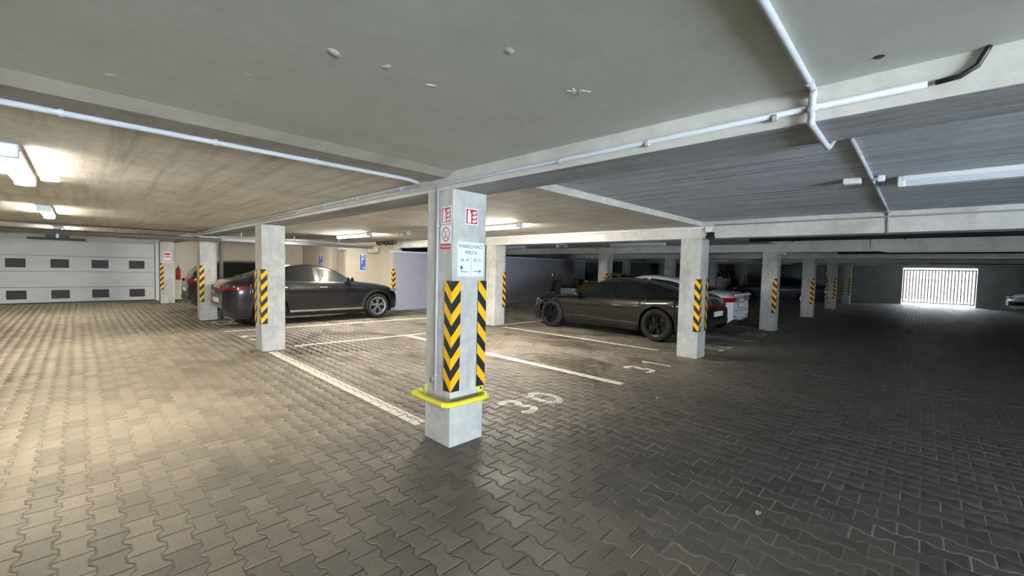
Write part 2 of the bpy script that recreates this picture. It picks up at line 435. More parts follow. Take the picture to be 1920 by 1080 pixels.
# ------------------------------------------------------------------ ceiling: slabs and beams
ceiling = thing('ceiling', 'concrete garage ceiling of slabs and beams', 'ceiling', kind='structure')
ZN, ZL, ZRD, ZRP = 2.34, 2.31, 2.44, 2.37
def slab(x0, x1, y0, y1, z, mat, label):
    o = obj('slab', B().box(x0, x1, y0, y1, z, 2.75), mat, ceiling); o['label'] = label; return o
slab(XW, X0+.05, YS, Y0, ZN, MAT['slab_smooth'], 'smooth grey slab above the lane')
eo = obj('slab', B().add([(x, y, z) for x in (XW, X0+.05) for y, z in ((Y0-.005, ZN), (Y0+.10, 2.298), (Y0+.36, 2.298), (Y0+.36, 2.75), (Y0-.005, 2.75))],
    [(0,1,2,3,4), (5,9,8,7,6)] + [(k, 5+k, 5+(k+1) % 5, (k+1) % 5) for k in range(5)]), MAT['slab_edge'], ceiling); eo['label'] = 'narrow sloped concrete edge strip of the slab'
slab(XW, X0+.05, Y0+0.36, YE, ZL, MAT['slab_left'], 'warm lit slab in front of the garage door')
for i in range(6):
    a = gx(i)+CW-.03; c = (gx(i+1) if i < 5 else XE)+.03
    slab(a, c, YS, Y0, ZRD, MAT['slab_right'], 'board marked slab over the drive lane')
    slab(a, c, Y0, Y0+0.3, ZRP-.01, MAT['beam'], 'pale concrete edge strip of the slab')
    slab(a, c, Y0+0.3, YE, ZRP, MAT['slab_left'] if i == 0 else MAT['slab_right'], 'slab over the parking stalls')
for i in range(6):
    zb = BEAM0 if i == 0 else BEAM1
    o = obj('beam', B().box(gx(i), gx(i)+CW, YS, YE, zb, 2.7), MAT['beam'], ceiling, bevel=0.008)
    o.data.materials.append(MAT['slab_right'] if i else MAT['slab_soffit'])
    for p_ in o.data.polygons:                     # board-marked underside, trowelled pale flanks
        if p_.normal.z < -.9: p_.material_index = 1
# blisters, a pit and a cracked patch in the smooth slab
def dome(r, h, n=14, k=4, seed=0):
    rg = random.Random(seed); b = B(); rings = []
    off = [1+rg.uniform(-.25, .25) for _ in range(n)]
    off = [(off[i-1]+off[i]+off[(i+1) % n])/3 for i in range(n)]
    vs_ = [(0, 0, -h)]
    for q in range(1, k+1):
        t = q/k; z = -h*(1-t*t)**1.0*(1 if t < 1 else 0)
        vs_ += [(r*t*off[j]*math.cos(2*math.pi*j/n), 0.6*r*t*off[j]*math.sin(2*math.pi*j/n), z) for j in range(n)]
    fs = [(0, 1+(j+1) % n, 1+j) for j in range(n)]
    for q in range(k-1):
        for j in range(n): fs.append((1+q*n+j, 1+q*n+(j+1) % n, 1+(q+1)*n+(j+1) % n, 1+(q+1)*n+j))
    return b.add(vs_, fs)
for k, (x, y, r, h) in enumerate([(.68,1.62,.045,.012),(.87,1.57,.036,.008),(1.09,1.58,.034,.009),(1.11,1.12,.04,.008),(1.69,1.63,.022,.006),(.11,2.55,.03,.006),(.51,2.08,.02,.004),(1.3,1.9,.018,.004),(.95,2.0,.02,.003)]):
    obj('blister', dome(r*.8, h*.55, seed=k), MAT['slab_smooth'], ceiling, (x, y, ZN+.0005), (0, 0, .7+k), smooth=True)
obj('anchor_hole', B().lathe([(.017, -.001), (.013, -.0035)], 14), MAT['black_plastic'], ceiling, (2.02, .15, ZN))
cp = B()
for k in range(7):
    a = k*2.3; cp.tube([(0.01*math.cos(a), .01*math.sin(a), -.003), (.03*math.cos(a+.3)*(1+k % 3*.4), .03*math.sin(a+.3)*(1+k % 2), -.004)], .0016, 5)
obj('cracked_patch', cp, MAT['slab_left'], ceiling, (1.55, 1.13, ZN))

# ------------------------------------------------------------------ walls
def wall(name, boxes, mat, label):
    b = B()
    for q in boxes: b.box(*q)
    return tag(obj(name, b, mat), label, 'wall', kind='structure')
ZT = 2.6
wall('wall_left', [(XW-.25, XW, YS, YE, -.05, ZT)], MAT['wall_conc'], 'concrete side wall of the lane')
GY0, GY1, GZ = -2.12, 0.80, 2.10
wall('wall_far', [(XE, XE+.3, YS, GY0, -.05, ZT), (XE, XE+.3, GY1, YE, -.05, ZT), (XE, XE+.3, GY0, GY1, GZ, ZT)], MAT['wall_conc'], 'grey end wall around the bright barred gate')
wall('wall_rear', [(XW, -3.95, YS-.3, YS, -.05, ZT), (.55, XE+.3, YS-.3, YS, -.05, ZT), (-3.95, .55, YS-.3, YS, 2.17, ZT)], MAT['wall_conc'], 'concrete wall with the open drive-in doorway')
wall('wall_garage_door', [(2.42, 7.62, YE-.05, YE+.25, -.05, ZT), (XW, 2.42, YE-.12, YE+.25, 2.12, ZT), (XW, -2.7, YE-.1, YE+.25, -.05, ZT), (-2.75, 2.45, YE-.06, YE+.25, -.05, 2.2)], MAT['wall_cream'], 'cream wall beside the garage door')
wall('wall_service', [(7.47, 7.72, 12.935, 16.55, -.05, ZT), (7.47, 7.72, 17.9, YE, -.05, ZT), (7.95, 8.1, 16.3, 18.1, -.05, ZT), (7.7, 8.1, 16.4, 16.55, -.05, ZT), (7.7, 8.1, 17.9, 18.05, -.05, ZT)], MAT['wall_beige'], 'beige service wall with parking signs behind the SUV')
wall('wall_partition', [(7.50, 18.9, 12.93, 13.1, -.05, 2.0)], MAT['wall_blue'], 'blue grey painted partition wall behind the stalls')
tag(obj('trim_1', B().box(7.45, 18.95, 12.89, 13.14, 2.0, 2.05), MAT['white'], bevel=.006), 'white ledge on top of the blue grey partition', 'trim', kind='structure')
wall('wall_north', [(7.7, XE+.3, YE-.05, YE+.25, -.05, ZT)], MAT['wall_conc'], 'dark back wall of the far stalls')
# recessed service door
d2 = tag(obj('door_2', B().box(7.90, 7.945, 16.62, 17.55, 0, 2.02), MAT['wall_cream'], bevel=.005), 'cream service door in the beige wall recess', 'door', kind='structure')
obj('door_handle', B().tube([(7.89, 16.7, 1.05), (7.85, 16.7, 1.05), (7.85, 16.83, 1.05)], .01), MAT['steel'], d2)

# ------------------------------------------------------------------ sectional garage door
DY = 21.1
gd = thing('door_1', 'wide white sectional garage door with small dark windows', 'door', (0, DY, 0), kind='structure')
DX0, DX1, DH = -2.62, 2.02, 2.14
nh = 4; ph = DH/nh
for k in range(nh):
    obj('panel', B().box(DX0, DX1, 0, .05, k*ph+.006+(.02 if k == 0 else 0), (k+1)*ph-.006), MAT['door_white'], gd, bevel=.006)
obj('bottom_seal', B().box(DX0, DX1, -.004, .05, 0, .026), MAT['rubber'], gd)
for row, zc in ((0, .295), (2, 1.345)):
    for k in range(5):
        xc = -2.42 + k*0.983
        if xc-.2 < DX0: continue
        f = obj('window_frame', B().box(xc-.215, xc+.215, -.012, .004, zc-.145, zc+.145), MAT['black_plastic'], gd, bevel=.01)
        obj('pane', B().box(xc-.19, xc+.19, -.016, -.011, zc-.12, zc+.12), MAT['dark_pane'], f)
b = B()
for k in range(6): b.box(1.28+k*.05, 1.28+k*.05+.036, -.003, 0, .155, .178)
obj('maker_mark', b, MAT['pipe_grey'], gd)
obj('door_frame', B().box(DX1+.02, DX1+.12, -.06, .1, 0, 2.2), MAT['white'], gd, bevel=.006)
obj('door_frame', B().box(DX0-.12, DX0-.02, -.06, .1, 0, 2.2), MAT['white'], gd, bevel=.006)
op = thing('door_opener', 'dark garage door opener bar under the ceiling', 'opener', (-.45, 19.2, 2.13))
obj('rail', B().box(-.62, .62, -.05, .05, -.04, .02), MAT['black_plastic'], op, bevel=.008)
obj('motor_housing', B().box(-.25, .25, .04, .4, -.02, .12), MAT['pipe_grey'], op, bevel=.02)
obj('hanger', B().box(-.03, .03, 0, .06, .02, .18), MAT['steel'], op)

# ------------------------------------------------------------------ barred gate and what lies outside
gt = thing('bar_gate', 'bright steel gate of upright bars at the far end', 'gate', (XE+.12, 0, 0))
obj('gate_frame', B().box(-.03, .03, GY0+.02, GY1-.02, 0.10, .17).box(-.03, .03, GY0+.02, GY1-.02, 1.94, 2.0).box(-.03, .03, GY0+.02, GY0+.08, .1, 2.0).box(-.03, .03, GY1-.08, GY1-.02, .1, 2.0), MAT['gate_bar'], gt)
bar = B().box(-.02, .02, -.022, .022, .17, 1.94).mesh('bar')
for k in range(21):
    obj('bar', bar, MAT['gate_bar'], gt, (0, GY0+.18+k*(GY1-GY0-.36)/20, 0))
obj('rail', B().box(-.012, .012, GY0+.08, GY1-.08, 1.42, 1.445), MAT['gate_bar'], gt)
outg = tag(obj('outdoor_paving', B().box(XE+.3, XE+40, -30, 30, -.3, -.02), MAT['outdoor']), 'pale ground outside the barred gate', 'ground', kind='structure')
ow = tag(obj('added_backdrop_wall', B().box(XE+9, XE+9.4, -16, 12, -.02, 3.2), MAT['added_backdrop'], bevel=.03), 'added dull pink backdrop wall filling the view through the gate', 'wall')  # added wide and dark to cover the bright sky behind the bars

# ------------------------------------------------------------------ columns with hazard corner guards
G0, G1, GA, GTH = 0.485, 1.43, 0.088, 0.009
_gcache = {}
def guard_meshes(key):
    if key in _gcache: return _gcache[key]
    dA, dB = {'F': ((1,0),(0,1)), 'R': ((-1,0),(0,1)), 'L': ((1,0),(0,-1)), 'K': ((-1,0),(0,-1))}[key]
    A, Bv = Vector((*dA, 0)), Vector((*dB, 0)); t = GTH
    pts = [A*GA, A*GA-Bv*t, -A*t-Bv*t, Bv*GA-A*t, Bv*GA, Vector((0,0,0))]
    g = B().prism([(p.x, p.y) for p in pts], G0, G1).mesh('corner_guard'); g.materials.append(MAT['hazard_black'])
    st = []
    per = (G1-G0)/5; th = per*.5; rise = 0.112; e = 0.0012
    for k in range(5):
        b = B()
        for d, nrm in ((A, -Bv), (Bv, -A)):
            c0 = nrm*(t+e) + (-d)*t
            def pt(u, z): q = c0 + d*(u*(GA+t)); return (q.x, q.y, z)
            zl, zh = G0+k*per, G0+k*per+th
            poly = [(0, zl), (1, zl+rise), (1, zh+rise), (0, zh)]
            if zh+rise > G1:
                if zl+rise > G1: continue
                uu = (G1-zh)/rise; poly = [(0, zl), (1, zl+rise), (1, G1), (uu, G1), (0, zh)]
            n = len(poly)
            front = [pt(*p) for p in poly]; back = [tuple(Vector(pt(*p))-nrm*(e+.002)) for p in poly]
            b.add(front+back, [tuple(range(n))] + [(i, n+i, n+(i+1) % n, (i+1) % n) for i in range(n)])
        me = b.mesh('yellow_stripe'); me.materials.append(MAT['hazard_yellow']); st.append(me)
    _gcache[key] = (g, st); return g, st
def guards(root, keys, x0=0, y0=0, wx=CW, wy=CW):
    for k in keys:
        c = {'F': (x0, y0), 'R': (x0+wx, y0), 'L': (x0, y0+wy), 'K': (x0+wx, y0+wy)}[k]
        g, st = guard_meshes(k)
        go = obj('corner_guard', g, None, root, (*c, 0)); go['label'] = 'black and yellow striped corner guard'
        for s_ in st: obj('yellow_stripe', s_, None, go)
_cm = {}
def column(i, j, label, keys, h=None, at=None, wx=CW):
    x, y = at if at else (gx(i), gy(j))
    h = h or ((BEAM0 if i == 0 else BEAM1) + .004)
    r = thing('concrete_column', label, 'column', (x, y, 0), group='concrete columns')
    if (h, wx) not in _cm:
        me = B().box(0, wx, 0, CW, 0.0, h).mesh('shaft', bevel=.009); me.materials.append(MAT['column']); _cm[(h, wx)] = me
    obj('shaft', _cm[(h, wx)], None, r)
    guards(r, keys, wx=wx)
    return r
C0 = column(0, 0, 'nearest concrete column carrying the parking places sign', 'FR')
obj('rust_spall', dome(.03, .004, seed=31), MAT['rust'], C0, (-.0005, .29, .53), (0, math.pi/2, 0), smooth=True)
obj('paint_scuff', dome(.02, .003, seed=5), MAT['white'], C0, (-.0005, .25, .55), (0, math.pi/2, 0), smooth=True)
column(0, 1, 'concrete column in front of the dark SUV rear wheel', 'FL')
column(0, 2, 'concrete column with a grey downpipe on its side', 'F')
column(0, 3, 'concrete column beside the white garage door', 'F', h=2.2, at=(2.0, 19.3), wx=.40)
column(1, 0, 'concrete column in front of the black sedan tail', 'FR')
column(1, 1, 'concrete column between the nearest column and the black sedan nose', 'R')
D1 = column(2, 0, 'concrete column just right of the white sedan', 'F')
column(2, 1, 'concrete column rising behind the black sedan roof', 'F')
column(3, 0, 'fourth concrete column along the drive lane', 'F')
column(3, 1, 'dim concrete column beside the white sedan roof', '')
column(4, 0, 'fifth concrete column along the drive lane, beside the dark blue car', 'FL')
column(4, 1, 'dim concrete column behind the white sedan', '')
column(5, 0, 'last concrete column along the drive lane, near the end wall', 'FL')
column(5, 1, 'far concrete column with two striped guards before the white van', 'FL')
column(4, 2, 'farthest small concrete column seen over the black sedan roof', '')
column(5, 2, 'dark far concrete column in the back row', '')
column(3, 2, 'dark concrete column past the end of the partition', '')
column(1, 2, 'concrete column hidden behind the partition corner', '', at=(7.72, 13.4))
obj('mortar_haunch', B().prism([(0, 0), (CW, 0), (CW, -.12)], 0, .06), MAT['beam'], D1, (0, 0, 2.09))

# striped guard wrapped round the corner of the service wall
wg = thing('wall_corner_guard', 'black and yellow striped guard on the beige wall corner', 'corner guard', (7.47, 12.93, 0))
g_, s_ = guard_meshes('F'); obj('backing', g_, None, wg)
for q in s_: obj('yellow_stripe', q, None, wg)

# yellow tubular bumper bar round the nearest column
bb = thing('bumper_bar', 'yellow tubular bumper bar bolted round the nearest column', 'bumper bar', (X0, Y0, .41))
pth = [(-.005, CW+.045, 0), (-.09, CW+.03, 0), (-.105, CW-.02, 0), (-.105, .0, 0), (-.10, -.05, 0), (-.07, -.085, 0), (-.02, -.1, 0), (CW-.07, -.1, 0), (CW-.035, -.085, 0), (CW-.02, -.04, 0), (CW-.02, 0, 0)]
def smooth_path(p, n=4):
    P = [Vector(q) for q in p]; out = []
    for i in range(len(P)-1):
        a, b_, c, d = P[max(i-1, 0)], P[i], P[i+1], P[min(i+2, len(P)-1)]
        for k in range(n):
            t = k/n; out.append(0.5*((2*b_)+(-a+c)*t+(2*a-5*b_+4*c-d)*t*t+(-a+3*b_-3*c+d)*t**3))
    return out+[P[-1]]
obj('tube', B().tube(smooth_path(pth), .024, 12), MAT['bar_yellow'], bb, smooth=True)
obj('bracket', B().box(CW-.065, CW-.01, -.007, 0, -.075, .075), MAT['bar_yellow'], bb, bevel=.003)
obj('bracket', B().box(-.007, 0, CW-.03, CW, -.075, .075), MAT['bar_yellow'], bb, bevel=.003)
for z in (-.055, .055):
    obj('bolt', B().lathe([(.010, -.016), (.010, -.006)], 8, 'y'), MAT['rubber'], bb, (CW-.037, 0, z))

# ------------------------------------------------------------------ signs
_fc = {}
def text_mesh(txt, size):
    c = bpy.data.curves.new('lettering', 'FONT'); c.body = txt; c.size = size; c.align_x = 'CENTER'; c.align_y = 'CENTER'
    c.extrude = 0.0004; c.resolution_u = 3
    o = bpy.data.objects.new('tmp', c)
    me = bpy.data.meshes.new_from_object(o); bpy.data.objects.remove(o); return me
# sign builders work in a flat (u, v) frame: u right, v up, w out of the wall
def frame(face, x, y, z):
    if face == '-y': return Matrix(((1,0,0,x),(0,0,-1,y),(0,1,0,z),(0,0,0,1)))
    return Matrix(((0,0,-1,x),(-1,0,0,y),(0,1,0,z),(0,0,0,1)))     # '-x': u runs along -y
def sign(name, label, face, x, y, z, wd, ht, mat, group=None):
    r = thing(name, label, 'sign', group=group); r.matrix_world = frame(face, x, y, z)
    obj('plate', B().box(-wd/2, wd/2, -ht/2, ht/2, 0, .003), mat, r, bevel=.001, seg=1)
    return r
def flat(r, name, polys, mat, w=.0034):
    b = B()
    for p in polys:
        n = len(p); b.add([(q[0], q[1], w) for q in p] + [(q[0], q[1], w-.001) for q in p], [tuple(range(n))] + [(i, n+i, n+(i+1) % n, (i+1) % n) for i in range(n)])
    return obj(name, b, mat, r)
def text(r, txt, u, v, size, mat, sx=1.0):
    me = text_mesh(txt, size); me.materials.clear()
    o = obj('lettering', me, mat, r, (u, v, .0036)); o.scale = (sx, 1, 1); return o
YF, XF = Y0-.0005, X0-.0005
ps = sign('parking_sign', 'pale blue parking places sign with arrows on the nearest column', '-y', 2.376, YF, 1.617, .292, .295, MAT['sign_white'])
text(ps, 'PARKOVACÍ', 0, .108, .045, MAT['sign_ink'], 1.08); text(ps, 'MÍSTA', 0, .054, .045, MAT['sign_ink'], 1.08)
text(ps, '28, 29', -.072, -.008, .039, MAT['sign_ink']); text(ps, '30, 31', .072, -.008, .039, MAT['sign_ink'])
flat(ps, 'divider', [[(-.001, .02), (-.001, -.13), (.0015, -.13), (.0015, .02)]], MAT['sign_ink'])
def rect(a, b, c, d): return [(a, c), (b, c), (b, d), (a, d)]
flat(ps, 'arrow_ahead', [rect(-.108, -.03, -.112, -.106), rect(-.108, -.102, -.112, -.078), [(-.124, -.082), (-.105, -.048), (-.086, -.082)]], MAT['sign_ink'])
flat(ps, 'arrow_right', [rect(.034, .108, -.107, -.101), [(.092, -.086), (.118, -.104), (.092, -.122), (.1, -.104)]], MAT['sign_ink'])
def ext_sign(label, face, x, y, z):
    r = sign('extinguisher_sign', label, face, x, y, z, .142, .142, MAT['sign_white'], 'fire extinguisher signs')
    flat(r, 'red_field', [rect(-.061, .061, -.061, .061)], MAT['sign_red'])
    cyl = [(-.047, -.055), (-.008, -.055), (-.008, .022), (-.014, .034), (-.022, .037), (-.022, .046), (-.012, .05), (-.034, .055), (-.05, .044), (-.046, .036), (-.034, .037), (-.041, .034), (-.047, .022)]
    flat(r, 'extinguisher_symbol', [cyl], MAT['sign_white'], .0042)
    fl = []
    for k in range(3):
        v = -.045+k*.036
        fl.append([(.006, v+.004), (.016, v-.008), (.034, v-.006), (.054, v+.008), (.05, v+.03), (.042, v+.012), (.034, v+.026), (.026, v+.008), (.014, v+.02)])
    flat(r, 'flame_symbol', fl, MAT['sign_white'], .0042); return r
ext_sign('fire extinguisher sign on the left face of the nearest column', '-x', XF, 2.905, 1.985)
ext_sign('fire extinguisher sign above the parking places sign', '-y', 2.375, YF, 1.985)
ns = sign('no_smoking_sign', 'no open flame sign with red strip on the nearest column', '-x', XF, 2.907, 1.795, .148, .205, MAT['sign_white'])
ring = []
for k in range(24):
    a0, a1 = 2*math.pi*k/24, 2*math.pi*(k+1)/24
    ring.append([(.054*math.cos(a0), .027+.062*math.sin(a0)), (.054*math.cos(a1), .027+.062*math.sin(a1)), (.045*math.cos(a1), .027+.053*math.sin(a1)), (.045*math.cos(a0), .027+.053*math.sin(a0))])
ring.append([(-.036, .064), (-.03, .07), (.036, -.01), (.03, -.016)])
flat(ns, 'prohibition_ring', ring, MAT['sign_red'])
flat(ns, 'match_symbol', [[(-.02, .0), (-.012, -.012), (-.002, .012), (-.01, .022)]], MAT['sign_ink'], .0036)
flat(ns, 'flame_symbol', [[(.004, .05), (.014, .044), (.012, .06)]], MAT['sign_ink'], .0036)
flat(ns, 'red_strip', [rect(-.072, .072, -.1, -.05)], MAT['sign_red'])
flat(ns, 'strip_text_line', [rect(-.06, .06, -.079, -.072)], MAT['sign_white'], .0042)
def p_sign(label, y, zc, wd, ht):
    r = sign('parking_p_sign', label, '-x', 7.466, y, zc, wd, ht, MAT['sign_white'], 'blue parking signs')
    flat(r, 'blue_field', [rect(-wd/2+.025, wd/2-.025, -ht/2+.03, ht/2-.03)], MAT['sign_blue'])
    t = text(r, 'P', -.0, ht*.15, ht*.78, MAT['sign_white'], 1.1)
    t.location.z = .0045
    c = flat(r, 'lower_symbol', [rect(-.02, wd/2-.06, -ht/2+.07, -ht/2+.17), [(-.07, -ht/2+.09), (-.03, -ht/2+.15), (-.03, -ht/2+.09)]], MAT['wall_blue'], .0042)
    return r
p_sign('blue parking sign on the beige wall above the SUV bonnet', 15.12, 1.63, .50, .64)
p_sign('smaller looking blue parking sign beside the cream service door recess', 19.1, 1.7, .50, .52)
# small signs on the column by the garage door
cs = sign('warning_notice', 'pinkish warning notice on the column beside the garage door', '-y', 2.2, 19.299, 1.70, .2, .3, MAT['sign_white'])
flat(cs, 'red_print', [rect(-.08, .08, .02, .1), rect(-.08, .08, -.06, -.02)], MAT['sign_red'])
cs2 = sign('red_notice_strip', 'narrow red and white strip under the warning notice', '-y', 2.2, 19.299, 1.48, .27, .06, MAT['sign_white'])
flat(cs2, 'red_print', [rect(-.11, .11, -.012, .012)], MAT['sign_red'])

# ------------------------------------------------------------------ conduits, pipes, boxes
def conduit(name, label, path, r, mat, clips=(), cat='conduit', bend=True, group=None):
    o = thing(name, label, cat, tuple(path[0]), group=group)
    p0 = Vector(path[0]); P = [Vector(p)-p0 for p in path]
    obj('tube', B().tube(P, r, 10), mat, o, smooth=True)
    for c, d in clips:
        c = Vector(c)-p0; d = Vector(d)
        b = B(); t = d.normalized()*.009
        b.tube([c-t, c+t], r*1.35, 10); obj('clip', b, mat, o)
    return o
zc = 2.298-.018
yc_ = Y0+.345
bx = X0-.018
path = [(XW+.1, yc_, zc), (1.86, yc_, zc), (1.98, yc_+.01, zc), (2.08, yc_+.05, zc), (bx-.02, yc_+.13, zc), (bx, yc_+.3, zc+.005), (bx, 6, zc+.005), (bx, 14.6, zc+.005)]
clips = [((x, yc_, zc), (1, 0, 0)) for x in (-.9, -.05, .6, 1.2, 1.75)] + [((bx, y, zc), (0, 1, 0)) for y in (3.6, 4.5, 5.4, 6.3, 7.2, 8.1, 9, 10.5, 12)]
conduit('conduit_pipe', 'white conduit along the slab edge strip turning onto the beam', path, .0165, MAT['conduit'], clips)
zb_ = 2.252
path = [(bx, 0.02, zb_), (bx, 2.8, zb_-.012), (bx, 14.5, zb_-.012)]
conduit('conduit_pipe', 'grey conduit running along the face of the near beam', path, .013, MAT['conduit'], [((bx, y, zb_-.01), (0, 1, 0)) for y in (.5, 1.1, 1.7, 2.3, 3.4, 4.4, 5.4, 6.4, 7.4)])
path = [(bx+.005, .0, zb_), (bx+.005, -.06, zb_+.005), (bx+.005, -.1, zb_+.03), (bx+.005, -.12, zb_+.075), (bx+.005, -.125, ZN)]
conduit('black_cable', 'black cable curving up from the beam conduit end', path, .009, MAT['pipe_black'], cat='cable')
conduit('conduit_pipe', 'upright conduit on the left face of the nearest column', [(X0-.011, 3.015, 2.235), (X0-.011, 3.015, .46)], .011, MAT['conduit'], [((X0-.011, 3.015, z), (0, 0, 1)) for z in (1.9, 1.2, .6)])
ycd = .365
path = [(-2.0, ycd, ZN-.014), (2.05, ycd, ZN-.014), (2.13, ycd, ZN-.03), (2.148, ycd, ZN-.06), (2.148, ycd, 2.22), (2.15, ycd, 2.19), (2.20, ycd, 2.182), (2.56, ycd, 2.182), (2.66, ycd, 2.21), (2.95, ycd-.01, 2.36), (3.2, ycd, 2.415)]
conduit('conduit_pipe', 'white conduit crossing the smooth slab and dipping under the beam', smooth_path(path, 3), .014, MAT['conduit'], [((2.06, ycd, ZN-.014), (1, 0, 0)), ((2.148, ycd, 2.24), (0, 0, 1)), ((3.1, ycd, 2.40), (1, 0, .2)), ((.9, ycd, ZN-.014), (1, 0, 0))])
path = [(3.46, ycd, ZRD-.014), (7.6, ycd, ZRD-.014), (7.655, ycd, ZRD-.03), (7.662, ycd, 2.36), (7.662, ycd, 2.14)]
conduit('conduit_pipe', 'white conduit across the board marked slab down to the second beam', path, .013, MAT['conduit'], [((x, ycd, ZRD-.014), (1, 0, 0)) for x in (3.9, 4.7, 5.9, 6.8)])
conduit('conduit_pipe', 'thin conduit along the upper edge of the second beam', [(7.66, -8, 2.365), (7.66, 2.6, 2.365)], .012, MAT['conduit'], [((7.66, y, 2.365), (0, 1, 0)) for y in (-1.2, 0, 1.2, 2.2)])
conduit('conduit_pipe', 'white conduit along the second beam over the parking stalls', [(7.655, 2.75, 2.335), (7.655, 12.6, 2.335)], .02, MAT['white'], [((7.655, y, 2.335), (0, 1, 0)) for y in (4, 5.5, 7, 9)])
conduit('drain_pipe', 'thick black drain pipe hung under the ceiling of the drive lane', [(8.42, 2.25, 2.16), (8.42, -9, 2.16)], .045, MAT['pipe_black'], [((8.42, y, 2.16), (0, 1, 0)) for y in (1.6, .2, -1.4)], 'pipe')
conduit('drain_pipe', 'dark pipe under the third beam of the drive lane', [(13.75, 1.6, 2.15), (13.75, -9, 2.15)], .045, MAT['pipe_black'], (), 'pipe')
conduit('drain_pipe', 'dark red pipe hung near the far gate', [(24.7, -.2, 2.17), (24.7, -4.0, 2.17)], .05, M('pipe_red', srgb(92, 40, 38), .5), (), 'pipe')
conduit('conduit_pipe', 'white conduit along the third beam', [(13.17, -6, 2.13), (13.17, .6, 2.13), (13.17, .9, 2.2), (13.17, .92, 2.44)], .013, MAT['white'], ())
conduit('conduit_pipe', 'white conduit along the fourth beam', [(18.66, -8, 2.17), (18.66, 2.2, 2.17)], .014, MAT['white'], ())
# grey pipe crossing in front of the garage door and running down a column
dp = conduit('drain_pipe', 'dark grey drain pipe crossing the lane and dropping down a column', [(XW+.1, 13.22, 2.10), (2.52, 13.22, 2.10), (2.6, 13.22, 2.085), (2.63, 13.28, 2.04), (2.63, 13.34, 1.9), (2.63, 13.34, 0)], .047, MAT['pipe_grey'], [((x, 13.22, 2.10), (1, 0, 0)) for x in (-1.2, .1, 1.0, 2.1)] + [((2.63, 13.34, z), (0, 0, 1)) for z in (1.7, .6)], 'pipe')
conduit('conduit_pipe', 'thin conduit above the drain pipe before the garage door', [(XW+.1, 13.5, 2.28), (2.14, 13.5, 2.28)], .014, MAT['pipe_grey'])
tr = thing('cable_tray', 'galvanised cable tray crossing above the dark SUV', 'cable tray', (2.6, 13.75, 2.11))
obj('tray_side', B().box(0, 4.55, 0, .012, 0, .085), MAT['steel'], tr); obj('tray_side', B().box(0, 4.55, .2, .212, 0, .085), MAT['steel'], tr)
obj('tray_bottom', B().box(0, 4.55, 0, .212, -.004, 0), MAT['steel'], tr)
obj('white_conduit', B().tube([(0, -.03, .115), (4.6, -.03, .115)], .022, 8), MAT['white'], tr, smooth=True)
for x in (.6, 2.0, 3.4): obj('hanger', B().box(x, x+.03, .08, .11, .0, .27), MAT['steel'], tr)
def box_thing(name, label, cat, loc, sx, sy, sz, mat):
    o = thing(name, label, cat, loc)
    obj('housing', B().box(-sx/2, sx/2, -sy/2, sy/2, -sz/2, sz/2), mat, o, bevel=min(sx, sy, sz)*.15)
    obj('cover', B().box(-sx*.4, sx*.4, -sy*.4, sy*.4, -sz/2-.004, -sz/2), mat, o, bevel=.0015, seg=1)
    return o
box_thing('junction_box', 'white junction box beside the lit ceiling lamp', 'box', (-.17, 5.9, 2.285), .13, .09, .045, MAT['white'])
box_thing('junction_box', 'white junction box beside the unlit lamp on the board marked slab', 'box', (4.95, .5, 2.415), .10, .13, .05, MAT['white'])
box_thing('junction_box', 'small white box at the crossing of the slab conduits', 'box', (4.95, .30, 2.415), .06, .05, .05, MAT['white'])
box_thing('junction_box', 'white junction box at the top of the column by the black sedan', 'box', (7.63, 2.68, 2.30), .07, .12, .09, MAT['white'])
eb = box_thing('electric_box', 'cream electric box high on the beige wall', 'box', (7.40, 14.2, 2.10), .12, .62, .17, MAT['wall_cream'])
obj('cable', B().tube(smooth_path([(0, .4, .02), (0, .36, -.12), (0, 0, -.15), (0, -.36, -.12), (0, -.4, .05)], 4), .012, 6), MAT['pipe_grey'], eb)
cb = thing('cable_bundle', 'black tangle of cable and connector at a column top', 'cable', (7.655, 2.66, 2.21))
rg = random.Random(3)
for k in range(4):
    pts = [(rg.uniform(-.02, .01), rg.uniform(-.07, .07), rg.uniform(-.09, .04)) for _ in range(5)]
    obj('cable', B().tube(smooth_path(pts, 4), .014, 6), MAT['pipe_black'], cb, smooth=True)
obj('connector', B().box(-.04, .02, -.05, .02, -.1, -.03), MAT['black_plastic'], cb, bevel=.012)
cv = B(); rg = random.Random(9)
cv2 = thing('cable_bundle', 'black coiled cable hanging under the ceiling by the partition', 'cable', (7.3, 12.6, 2.2))
for k in range(3):
    pts = [(rg.uniform(-.08, .05), -.2+t*1.3+rg.uniform(-.1, .1), .1+.06*math.sin(t*23+k*2)) for t in [i/12 for i in range(13)]]
    obj('cable', B().tube(smooth_path(pts, 3), .016, 6), MAT['pipe_black'], cv2, smooth=True)
def twin(label, x, y, z):
    o = thing('emergency_light', label, 'light', (x, y, z), group='twin emergency lights')
    obj('base', B().box(-.05, .05, -.2, .2, 0, .02), MAT['white'], o, bevel=.006)
    for s in (-1, 1):
        obj('spot_head', B().lathe([(.02, .0), (.06, -.02), (.07, -.05), (.045, -.075), (.01, -.08)], 16), MAT['white'], o, (0, s*.17, 0), smooth=True)
twin('twin headed emergency light on the slab behind the nearest column', 5.42, 8.86, ZRP-.02)
twin('twin headed emergency light on the slab above the black sedan bonnet', 11.18, 8.62, ZRP-.02)
fe = thing('fire_extinguisher', 'red fire extinguisher hanging beside the garage door column', 'extinguisher', (2.52, 19.45, .84))
obj('cylinder', B().lathe([(.05, 0), (.075, .02), (.075, .36), (.06, .41), (.025, .44), (.02, .47)], 18), MAT['ext_red'], fe, smooth=True)
obj('valve_handle', B().box(-.02, .02, -.07, .05, .47, .5).box(-.015, .015, -.08, .0, .51, .53), MAT['black_plastic'], fe, bevel=.004)
